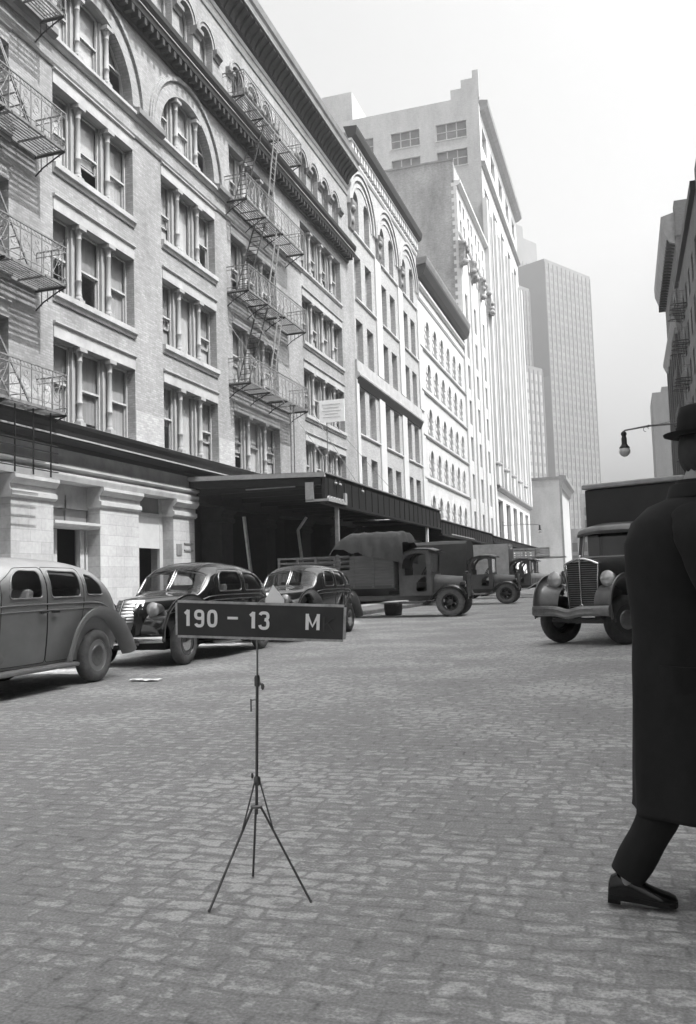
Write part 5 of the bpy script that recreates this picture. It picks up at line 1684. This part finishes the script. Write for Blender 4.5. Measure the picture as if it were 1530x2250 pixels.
for s in (-1, 1):
    l = MB().lathe([(0, -.28), (.05, -.25), (.10, -.14), (.13, -.02), (.135, .02)], (.34, s * .51, 1.16), 'x', 22).build('headlight', 'truck_fender', V, smooth=60)
    MB().lathe([(.135, .02), (.142, .03), (.13, .04), (.10, .055), (.05, .068), (0, .07)], (.34, s * .51, 1.16), 'x', 22).build('lens', 'lens', l, smooth=60)
    MB().bar((.26, s * .51, 1.04), (.16, s * .46, .88), .05).build('lamp_bracket', 'truck_dark', l)
    fm = fender_mesh(smooth_tab([(.56, .52), (.60, .74), (.48, .95), (.20, 1.06), (-.10, 1.03), (-.38, .86), (-.62, .62), (-.85, .46), (-1.3, .42)], 6), .34, .74, lambda t: .16)
    if s < 0: fm.v = [(x, -y, z) for x, y, z in fm.v]
    fm.build('front_fender', 'truck_fender', V, smooth=60)
    wheel(V, 0, s * .61, .43, .20, 0, 'tyre', 'truck_dark', 'chrome_dull', math.radians(-24), s)
    wheel(V, -3.7, s * .78, .43, .36, 0, 'tyre', 'truck_dark', 'chrome_dull', 0, s)
b = MB(); rows = []
for i in range(25):
    u = -1 + i / 12; x = .92 - .10 * u * u; d = -.055 * math.exp(-(u / .22) ** 2)
    rows.append([(x - .02, u * .72, .53 + d), (x + .02, u * .72, .54 + d), (x + .04, u * .72, .58 + d), (x + .03, u * .72, .62 + d), (x + .04, u * .72, .66 + d), (x + .02, u * .72, .70 + d), (x - .02, u * .72, .71 + d)])
b.grid(rows); b.build('bumper', 'chrome_dull', V, smooth=40)
bs = MB()
for s in (-1, 1): bs.bar((.85, s * .42, .60), (.1, s * .40, .58), .07)
bs.box(.30, .36, -.6, .6, .40, .46)
bs.build('bumper_bracket', 'truck_dark', V)
# cab
cabs = [(-2.0, .62), (-1.0, .62), (-.98, 1.52), (-1.10, 2.02), (-1.18, 2.10), (-2.0, 2.14)]
for s in (-1, 1):
    plate('cab_side', cabs, [rnd([(-1.85, 1.45), (-1.12, 1.45), (-1.22, 1.98), (-1.85, 2.02)], .06)], s * .68 - .015, .03, 'truck_dark', V)
cf = MB()
cf.box(-1.04, -1.0, -.66, .66, .62, 1.52)
cowl = [[(x, y, z - .10 * (y / .68) ** 2) for y in [-.68 + .136 * k for k in range(11)]] for x, z in ((-.98, 1.52), (-1.0, 1.60), (-1.03, 1.60))]
cf.grid(cowl)
for s in (-1, 1): cf.bar((-.99, s * .66, 1.50), (-1.14, s * .66, 2.06), .06)
cf.bar((-1.0, -.66, 1.545), (-1.0, .66, 1.545), .05); cf.bar((-1.13, -.68, 2.05), (-1.13, .68, 2.05), .06)
cf.box(-2.0, -1.97, -.68, .68, .62, 2.1)
cf.build('cab', 'truck_dark', V)
ff = MB()
for s in (-1, 1): ff.bar((-.985, s * .61, 1.56), (-1.115, s * .61, 2.03), .025)
ff.bar((-.985, -.61, 1.57), (-.985, .61, 1.57), .025); ff.bar((-1.118, -.61, 2.03), (-1.118, .61, 2.03), .025)
wsn_ = MB(); wsn_.quad((-1.0, -.60, 1.57), (-1.0, .60, 1.57), (-1.125, .60, 2.03), (-1.125, -.60, 2.03))
wso = wsn_.build('windscreen', 'car_glass', V)
ff.build('windscreen_frame', 'frame', wso)
cr_ = MB(); rows = []
for x, z in ((-1.00, 2.02), (-.98, 2.07), (-1.02, 2.13), (-1.15, 2.19), (-1.4, 2.23), (-2.0, 2.24)):
    rows.append([(x - .05 * (y / .72) ** 2, y, z - .07 * abs(y / .72) ** 3) for y in [-.72 + .12 * k for k in range(13)]])
cr_.grid(rows); cr_.build('cab_roof', 'truck_fender', V, smooth=50)
s = MB().box(-1.95, -1.5, -.6, .6, .9, 1.1); s.box(-1.97, -1.85, -.6, .6, 1.1, 1.6); s.build('seat', 'seat', V, bevel=.04)
sw = MB(); sw.tube([(-1.30 + .1 * math.sin(q * PI / 10), .3 + .2 * math.cos(q * PI / 10), 1.50 + .17 * math.sin(q * PI / 10)) for q in range(20)], .015, 6, closed=True)
sw.build('steering_wheel', 'iron', V, smooth=40)
MB().box(-5.4, -2.05, -1.02, 1.02, .82, 2.98).build('van_body', 'box_dark', V, bevel=.04)
MB().box(-5.45, -2.0, -1.06, 1.06, 2.985, 3.09).build('roof_edge', 'van_roof', V, bevel=.03)
fr_ = MB()
for y in (-.40, .40): fr_.box(-5.3, .60, y - .05, y + .05, .48, .62)
fr_.box(-.06, .06, -.62, .62, .36, .46); fr_.box(-3.8, -3.6, -.7, .7, .34, .50)
fr_.box(-2.0, -1.0, -.66, .66, .56, .64)
fr_.build('frame', 'truck_dark', V)
# ============================================================ the letter board on its stand
TB = thing('board_stand', 'folding tripod stand carrying a black board lettered 190-13 M', 'sign', (-1.47, 3.28, 0))
ft = {'L': (-1.60, 3.09), 'R': (-1.25, 3.27), 'B': (-1.60, 3.50)}
top = Vector((-1.455, 3.275, 1.04)); ringp = Vector((-1.478, 3.28, .355)); joint = Vector((-1.472, 3.28, .455))
p = MB(); p.tube([ringp - Vector((0, 0, .03)), Vector((-1.462, 3.28, .86))], .0065, 8); p.build('lower_pole', 'steel', TB, smooth=60)
MB().tube([(-1.462, 3.28, .84), tuple(top)], .0045, 8).build('upper_pole', 'chrome_dull', TB, smooth=60)
cl = MB().lathe([(.010, .835), (.012, .84), (.012, .87), (.009, .88)], (-1.462, 3.28, 0), 'z', 10)
cl.bar((-1.462, 3.28, .855), (-1.435, 3.275, .84), .008); cl.ball((-1.437, 3.276, .835), .008, .005, .014, 8, 6)
cl.build('collar', 'steel', TB, smooth=40)
MB().lathe([(.010, .44), (.014, .445), (.014, .468), (.010, .475)], (-1.472, 3.28, 0), 'z', 10).ball((-1.492, 3.277, .478), .006, .006, .012, 8, 6).build('joint_collar', 'steel', TB, smooth=40)
MB().lathe([(.02, .350), (.024, .353), (.024, .360), (.02, .363)], (ringp.x, ringp.y, 0), 'z', 14).build('leg_ring', 'chrome_dull', TB, smooth=40)
for k, (x, y) in ft.items():
    foot = Vector((x, y, .004)); a = ringp + (Vector((x, y, 0)) - Vector((ringp.x, ringp.y, 0))).normalized() * .02
    lg = MB(); lg.bar(tuple(a), tuple(foot), .009, .005)
    lg.ball(tuple(foot + Vector((0, 0, .003))), .006, n=8, m=6)
    lo = lg.build('leg', 'steel', TB)
    br_ = MB(); mid = a.lerp(foot, .26); j = joint + (a - ringp) * .6
    br_.bar(tuple(j), tuple(mid), .006, .004); br_.build('brace', 'steel', lo)
MB().bar((-1.488, 3.272, .735), (-1.488, 3.272, .785), .005).tube([(-1.488, 3.272, .78), (-1.466, 3.278, .782)], .0018, 5).build('hook', 'steel', TB)
# board: 0.73 m wide, facing the camera
bx0 = Vector((-1.812, 3.262, 1.1175)); bx1 = Vector((-1.078, 3.262, 1.1175))
BY = 3.262
board = MB(); board.v = []; 
bx = [(-1.812, 1.183), (-1.075, 1.148), (-1.084, 1.022), (-1.813, 1.048)]
board.prism([(x, BY, z) for x, z in bx], (0, .012, 0))
bo = board.build('board', 'slate', TB)
ed = MB()
for (a, b) in zip(bx, bx[1:] + bx[:1]):
    ed.bar((a[0], BY + .005, a[1]), (b[0], BY + .005, b[1]), .007, .020)
ed.build('board_edge', 'board_edge', bo)
def bp(u, v):
    """u along the board in photo pixels 397..757, v up 0..1"""
    t = (u - 397) / 360.0
    tp = Vector((bx[0][0], 0, bx[0][1])).lerp(Vector((bx[1][0], 0, bx[1][1])), t); bt = Vector((bx[3][0], 0, bx[3][1])).lerp(Vector((bx[2][0], 0, bx[2][1])), t)
    q = bt.lerp(tp, v); return (q.x, q.z)
def stroke(mb, pts, w, closed=False, y=BY - .0025):
    """flat lettering stroke, w in photo pixels"""
    n = len(pts); ww = w / 2
    L = []; R_ = []
    for i, (u, v) in enumerate(pts):
        a = pts[(i - 1) % n] if closed or i > 0 else pts[i]; b = pts[(i + 1) % n] if closed or i < n - 1 else pts[i]
        du, dv = (b[0] - a[0]), (b[1] - a[1]) * 68
        l_ = math.hypot(du, dv) or 1; nx, ny = -dv / l_, du / l_
        p_ = Vector(pts[(i - 1) % n]); 
        L.append((u + nx * ww, v + ny * ww / 68)); R_.append((u - nx * ww, v - ny * ww / 68))
    m = n if closed else n - 1
    for i in range(m):
        j = (i + 1) % n
        mb.prism([(bp(*L[i])[0], y, bp(*L[i])[1]), (bp(*L[j])[0], y, bp(*L[j])[1]), (bp(*R_[j])[0], y, bp(*R_[j])[1]), (bp(*R_[i])[0], y, bp(*R_[i])[1])], (0, .0015, 0))
def ov(cu, cv, ru, rv, a0=0, a1=360, n=20, p=2.6):
    out = []
    for i in range(n + 1):
        q = math.radians(a0 + (a1 - a0) * i / n); c, s = math.cos(q), math.sin(q)
        out.append((cu + ru * abs(c) ** (2 / p) * (1 if c > 0 else -1), cv + rv * abs(s) ** (2 / p) * (1 if s > 0 else -1)))
    return out
V0, V1 = .29, .79
def letter(strokes, mat='letter'):
    m = MB()
    for i, s in enumerate(strokes): stroke(m, s[0], s[1], s[2] if len(s) > 2 else False, BY - .0025 - .0006 * i)
    return m.build('letter' if mat == 'letter' else 'faded_letter', mat, bo)
letter([([(422, V1), (422, V0)], 7.5), ([(423, V1 - .02), (415, V1 - .12)], 6)])
letter([(ov(447.5, .645, 8.2, .115)[:-1], 6.5, True), ([(455.8, .645), (455.8, .44)] + ov(447.5, .425, 8.2, .125, 0, -160, 12)[1:], 6.5)])
letter([(ov(477, .54, 8.2, .225, p=3)[:-1], 6.8, True)])
letter([([(511, .57), (534, .57)], 5.5)])
letter([([(568, V1 - .01), (568, V0 - .02)], 7.5), ([(569, V1 - .03), (561, V1 - .13)], 6)])
letter([(ov(591, .655, 8.5, .105, 165, -80, 14), 6.5), (ov(591, .415, 8.8, .135, 85, -170, 16), 6.5)])
letter([([(683, V0 - .02), (683, V1 - .02)], 6.6), ([(706, V0 - .02), (706, V1 - .02)], 6.6), ([(683, V1 - .05), (694.5, .38), (706, V1 - .05)], 5.6)])
letter([([(718, V0 - .06), (718, V1 - .10)], 3), ([(738, V1 - .12), (720, .45)], 2.5), ([(724, .52), (738, V0 - .06)], 2.5)], 'ghost')
# white pointed card standing behind the top edge
cd_ = MB().prism([(-1.418, BY + .016, 1.158), (-1.335, BY + .016, 1.154), (-1.336, BY + .016, 1.185), (-1.382, BY + .016, 1.245), (-1.416, BY + .016, 1.190)], (0, .004, 0))
cd_.build('white_pointer', 'paper', TB)

# ============================================================ scrap of paper in the road
sc = MB(); random.seed(9); rows = []
for i in range(9):
    rows.append([(-6.45 + i * .055, 10.25 + j * .05 + .02 * math.sin(i), .012 + .02 * abs(math.sin(i * 1.9 + j * 1.3))) for j in range(4)])
tag(sc.grid(rows).build('paper_scrap', 'paper', None), 'crumpled scrap of white paper lying on the setts beside the grey sedan', 'litter')

# ============================================================ the passer-by
PX, PY = .185, 3.60
PE = thing('person', 'person in a long black overcoat and hat striding past at the right edge', 'person', (PX, PY, 0))
PE['category'] = 'person'
def ell(cx, cy, z, rx, ry, n=28, fold=0.0, ph=0.0, k=9, p=2.2):
    out = []
    for j in range(n):
        q = 2 * PI * j / n; c, s = math.cos(q), math.sin(q)
        f = 1 + fold * math.sin(k * q + ph)
        out.append((cx + rx * f * abs(c) ** (2 / p) * (1 if c > 0 else -1), cy + ry * f * abs(s) ** (2 / p) * (1 if s > 0 else -1), z))
    return out
def skin_obj(name, pts, edges, radii, mat, root=0, sub=2):
    me = bpy.data.meshes.new(name); me.from_pydata([tuple(p) for p in pts], edges, [])
    ob = bpy.data.objects.new(name, me); COL.objects.link(ob)
    sk = ob.modifiers.new('skin', 'SKIN')
    for i, r in enumerate(radii):
        me.skin_vertices[0].data[i].radius = (r, r) if not isinstance(r, tuple) else r
    me.skin_vertices[0].data[root].use_root = True
    ob.modifiers.new('sub', 'SUBSURF').levels = sub
    ob.modifiers['sub'].render_levels = sub
    sk.use_smooth_shade = True
    me.materials.append(M[mat])
    return ob
def bake(ob, voxel=None):
    """keep the evaluated surface as a plain mesh"""
    dg = bpy.context.evaluated_depsgraph_get(); dg.update()
    me = bpy.data.meshes.new_from_object(ob.evaluated_get(dg))
    ob.modifiers.clear(); ob.data = me
    return ob
# skeleton: faces +X, right leg (far side) forward, left foot planted behind
px, py = PX, PY
pts = [(px, py, .96), (px + .03, py, 1.16), (px + .05, py, 1.36), (px + .06, py, 1.48), (px + .09, py, 1.585), (px + .115, py, 1.67),
       (px - .01, py - .10, .92), (px - .06, py - .10, .50), (px - .255, py - .095, .095), (px - .275, py - .095, .05), (px - .20, py - .095, .035), (px - .13, py - .10, .025),
       (px + .02, py + .10, .92), (px + .23, py + .10, .53), (px + .40, py + .10, .13), (px + .39, py + .10, .06), (px + .50, py + .10, .07), (px + .58, py + .10, .09),
       (px + .05, py - .19, 1.42), (px + .14, py - .245, 1.15), (px + .31, py - .23, 1.00), (px + .37, py - .22, .97),
       (px + .03, py + .19, 1.42), (px - .06, py + .245, 1.16), (px - .03, py + .25, .93), (px - .02, py + .245, .86)]
edges = [(0, 1), (1, 2), (2, 3), (3, 4), (4, 5), (0, 6), (6, 7), (7, 8), (8, 9), (9, 10), (10, 11), (0, 12), (12, 13), (13, 14), (14, 15), (15, 16), (16, 17), (2, 18), (18, 19), (19, 20), (20, 21), (2, 22), (22, 23), (23, 24), (24, 25)]
radii = [.15, .135, .15, .085, .055, .06, .095, .062, .038, .033, .034, .026, .095, .062, .038, .033, .034, .026, .062, .046, .033, .028, .062, .046, .033, .028]
bodyo = bake(skin_obj('body', pts, edges, radii, 'skin'))
# head with a face, ears, hands with fingers, joined and remeshed with the body into one surface
bm = bmesh.new(); bm.from_mesh(bodyo.data)
hd = MB(); hc = Vector((px + .135, py, 1.715))
rows = []
for i in range(15):
    t = PI * i / 14; z = -math.cos(t); r = math.sin(t)
    row = []
    for j in range(24):
        q = 2 * PI * j / 24; c, s = math.cos(q), math.sin(q)
        X = .098 * r * c; Y = .076 * r * s; Z = .122 * z
        if c > 0:
            f = c ** 3
            if z < -.35: X += .012 * f; Y *= .92
            X += .022 * math.exp(-((z + .12) / .16) ** 2) * math.exp(-(s / .16) ** 2) * (1 if c > 0 else 0)     # nose
            X += .006 * math.exp(-((z + .48) / .07) ** 2) * math.exp(-(s / .3) ** 2)                              # lips
            X -= .010 * math.exp(-((z - .08) / .10) ** 2) * math.exp(-((abs(s) - .40) / .16) ** 2)                # eye sockets
            X += .006 * math.exp(-((z - .26) / .08) ** 2) * f                                                     # brow
            X += .006 * math.exp(-((z + .78) / .14) ** 2) * f                                                     # chin
        row.append((hc.x + X, hc.y + Y, hc.z + Z))
    rows.append(row)
hd.grid(rows, True)
for s in (-1, 1): hd.ball((hc.x - .012, hc.y + s * .080, hc.z - .01), .020, .010, .032, 10, 7)
def hand(mb_list, wrist, dirv, side, curl):
    wrist = Vector(wrist); d = Vector(dirv).normalized(); sidev = Vector((0, 1, 0)); fw = sidev.cross(d).normalized()
    palm = wrist + d * .05
    mb_list.ball(tuple(wrist + d * .05), .040, .018, .052, 12, 8)
    for k, (off, ln_) in enumerate(((.030, .066), (.011, .076), (-.010, .072), (-.029, .056))):
        a = wrist + d * .085 + fw * off; c1 = a + d * ln_ * .45 - sidev * side * .010 * curl; c2 = c1 + d * ln_ * .30 - sidev * side * .020 * curl; c3 = c2 + d * ln_ * .18 - sidev * side * .022 * curl
        mb_list.tube([tuple(a - d * .015), tuple(a), tuple(c1), tuple(c2), tuple(c3)], [.0095, .0095, .009, .008, .006], 8)
    a = wrist + d * .03 + fw * .034
    mb_list.tube([tuple(a - fw * .01), tuple(a + d * .025 + fw * .018), tuple(a + d * .055 + fw * .022 - sidev * side * .008)], [.012, .011, .008], 8)
hand(hd, (px - .018, py + .245, .855), (.10, 0, -1), 1, 1.2)
hand(hd, (px + .375, py - .22, .965), (.75, .1, -.55), -1, 1.4)
tmpm = hd.mesh('tmp', M['skin'])
bm.from_mesh(tmpm); bm.to_mesh(bodyo.data); bm.free(); bpy.data.meshes.remove(tmpm)
rm = bodyo.modifiers.new('remesh', 'REMESH'); rm.mode = 'VOXEL'; rm.voxel_size = .0075; rm.use_smooth_shade = True
smo = bodyo.modifiers.new('smooth', 'SMOOTH'); smo.iterations = 2; smo.factor = .4
bake(bodyo)
def adopt(ob, parent):
    gx, gy, gz = ORG[parent.name]
    ob.data.transform(Matrix.Translation((-gx, -gy, -gz)))
    ob.parent = parent; ORG[ob.name] = ORG[parent.name]
adopt(bodyo, PE)
for s in (-1, 1):
    e = MB().ball((hc.x + .083, hc.y + s * .031, hc.z + .010), .011, n=10, m=8).build('eye', 'letter', bodyo, smooth=60)
    MB().ball((hc.x + .0915, hc.y + s * .031, hc.z + .010), .0045, n=8, m=6).build('iris', 'hair', bodyo, smooth=60)
# hair at the back and sides
hr_ = MB(); rows = []
for i in range(8):
    t = PI * (.30 + .42 * i / 7)
    rows.append([(hc.x - .004 + .105 * math.sin(t) * math.cos(q), hc.y + .083 * math.sin(t) * math.sin(q), hc.z + .125 * math.cos(t) + .006 * math.sin(j * 2.2)) for j, q in [(j, PI * (.40 + 1.20 * j / 22)) for j in range(23)]])
hr_.grid(rows).build('hair', 'hair', PE, smooth=70)
# hat
ht = MB()
rows = [ell(hc.x - .005, hc.y, hc.z + .055 + dz, .104 * k, .086 * k, 28) for dz, k in ((0, 1.0), (.04, .99), (.08, .95), (.115, .86), (.125, .6))]
rows.append([(hc.x, hc.y + .02 * math.sin(2 * PI * j / 28), hc.z + .165) for j in range(28)])
ht.grid(rows, True)
brim = [ell(hc.x, hc.y, hc.z + .058 + dz, a, b, 28) for dz, a, b in ((0, .10, .083), (-.004, .135, .115), (.004, .158, .138), (.010, .160, .140), (.006, .10, .083))]
ht.grid(brim, True)
hto = ht.build('hat', 'coat_dark', PE, smooth=60)
MB().grid([ell(hc.x - .005, hc.y, hc.z + dz, .1065, .0885, 28) for dz in (.062, .092)], True).build('hat_band', 'coat', hto, smooth=60)
# overcoat: one lofted skirt and body with folds, collar and sleeves
ct = MB(); rows = []
tab = [(.345, .04, .258, .240, .05), (.36, .04, .256, .238, .05), (.50, .035, .246, .224, .045), (.70, .025, .228, .205, .035), (.90, .015, .208, .19, .028), (1.02, .012, .195, .18, .016), (1.12, .012, .200, .185, .010),
       (1.24, .015, .212, .200, .012), (1.36, .018, .212, .212, .010), (1.44, .025, .190, .208, .006), (1.50, .045, .145, .170, .004), (1.535, .07, .085, .105, 0), (1.56, .08, .070, .075, 0), (1.60, .085, .075, .078, 0)]
for z, dx, rx, ry, fo in tab: rows.append(ell(px + dx, py, z, rx, ry, 40, fo, z * 2.2, 7))
ct.grid(rows, True)
cto = ct.build('overcoat', 'coat', PE, smooth=70)
sol = cto.modifiers.new('cloth', 'SOLIDIFY'); sol.thickness = .012; sol.offset = 1
for pa, nm in (([(px + .03, py + .165, 1.45), (px + .015, py + .225, 1.36), (px - .05, py + .262, 1.16), (px - .035, py + .262, .99), (px - .022, py + .25, .89)], 'sleeve'), ([(px + .055, py - .165, 1.45), (px + .07, py - .225, 1.36), (px + .14, py - .262, 1.15), (px + .25, py - .250, 1.05), (px + .335, py - .228, .99)], 'sleeve')):
    sm_ = smooth_tab([tuple(q) for q in pa], 5)
    r0 = [.080, .085, .073, .064, .058]
    MB().tube(sm_, [lerp(i / (len(sm_) - 1), [(k / 4, r0[k]) for k in range(5)]) * (1 + .03 * math.sin(i * 1.9)) for i in range(len(sm_))], 18).build(nm, 'coat', PE, smooth=70)
cl_ = MB(); rows = []
for dz, k in ((1.50, 1.42), (1.545, 1.25), (1.585, 1.16), (1.58, 1.30), (1.53, 1.50)):
    rows.append(ell(px + .085, py, dz, .075 * k, .085 * k, 28))
cl_.grid(rows, True).build('collar', 'coat_dark', cto, smooth=60)
# trousers
for path, r0 in (([(px - .01, py - .10, .90), (px - .03, py - .10, .62), (px - .06, py - .10, .48), (px - .150, py - .097, .29), (px - .250, py - .096, .115)], (.11, .085, .078, .072, .066)),
                 ([(px + .03, py + .10, .90), (px + .17, py + .10, .63), (px + .235, py + .10, .52), (px + .33, py + .10, .31), (px + .392, py + .10, .14)], (.11, .088, .083, .078, .072))):
    sm_ = smooth_tab(path, 5)
    MB().tube(sm_, [lerp(i / (len(sm_) - 1), [(k / 4, r0[k]) for k in range(5)]) * (1 + .035 * math.sin(i * 1.5)) for i in range(len(sm_))], 18).build('trouser_leg', 'coat_dark', PE, smooth=70)
# shoes: sole, upper
def shoe(x, y, z, pitch, name='shoe'):
    up = MB(); rows = []
    prof = [(-.075, .030, .052), (-.065, .036, .078), (-.03, .037, .098), (.01, .036, .096), (.05, .037, .080), (.09, .043, .062), (.13, .047, .050), (.165, .044, .043), (.19, .032, .036), (.20, .012, .024)]
    for lx, hw, hz in prof:
        rows.append([(lx, hw * math.cos(q) * (abs(math.cos(q)) ** -.25 if abs(math.cos(q)) > .05 else 1), .018 + max(0, hz - .018) * math.sin(q) ** .8) for q in [PI * k / 12 for k in range(13)]])
    up.grid(rows); up.f.append(tuple(range(13)))
    so_ = MB(); outl = [(lx, hw * 1.08) for lx, hw, hz in prof]; ring = outl + [(a, -b) for a, b in outl[::-1]]
    so_.prism([(a, b, .002) for a, b in ring], (0, 0, .018)); so_.box(-.076, -.025, -.032, .032, -.014, .004)
    def tf(m):
        c, s = math.cos(pitch), math.sin(pitch)
        m.v = [(x + (a * c + h * s) * .90, y + b, z - a * s + h * c) for a, b, h in m.v]
    tf(up); tf(so_)
    o_ = up.build(name, 'shoe', PE, smooth=60); so_.build('sole', 'coat', o_)
shoe(px - .255, py - .095, .028, math.radians(4))
shoe(px + .40, py + .10, .075, math.radians(-16))

# ============================================================ haze over the whole street
hz = MB().box(-150, 90, -30, 560, -1.0, 215)
ho = hz.build('haze', 'dark')
ho.data.materials.clear()
hm = bpy.data.materials.new('summer_haze'); hm.use_nodes = True
n_ = hm.node_tree.nodes; n_.remove(n_['Principled BSDF'])
pv = n_.new('ShaderNodeVolumePrincipled'); pv.inputs['Density'].default_value = HAZE; pv.inputs['Color'].default_value = (.92, .92, .92, 1); pv.inputs['Anisotropy'].default_value = .3
hm.node_tree.links.new(pv.outputs[0], n_['Material Output'].inputs['Volume'])
ho.data.materials.append(hm); ho['kind'] = 'stuff'
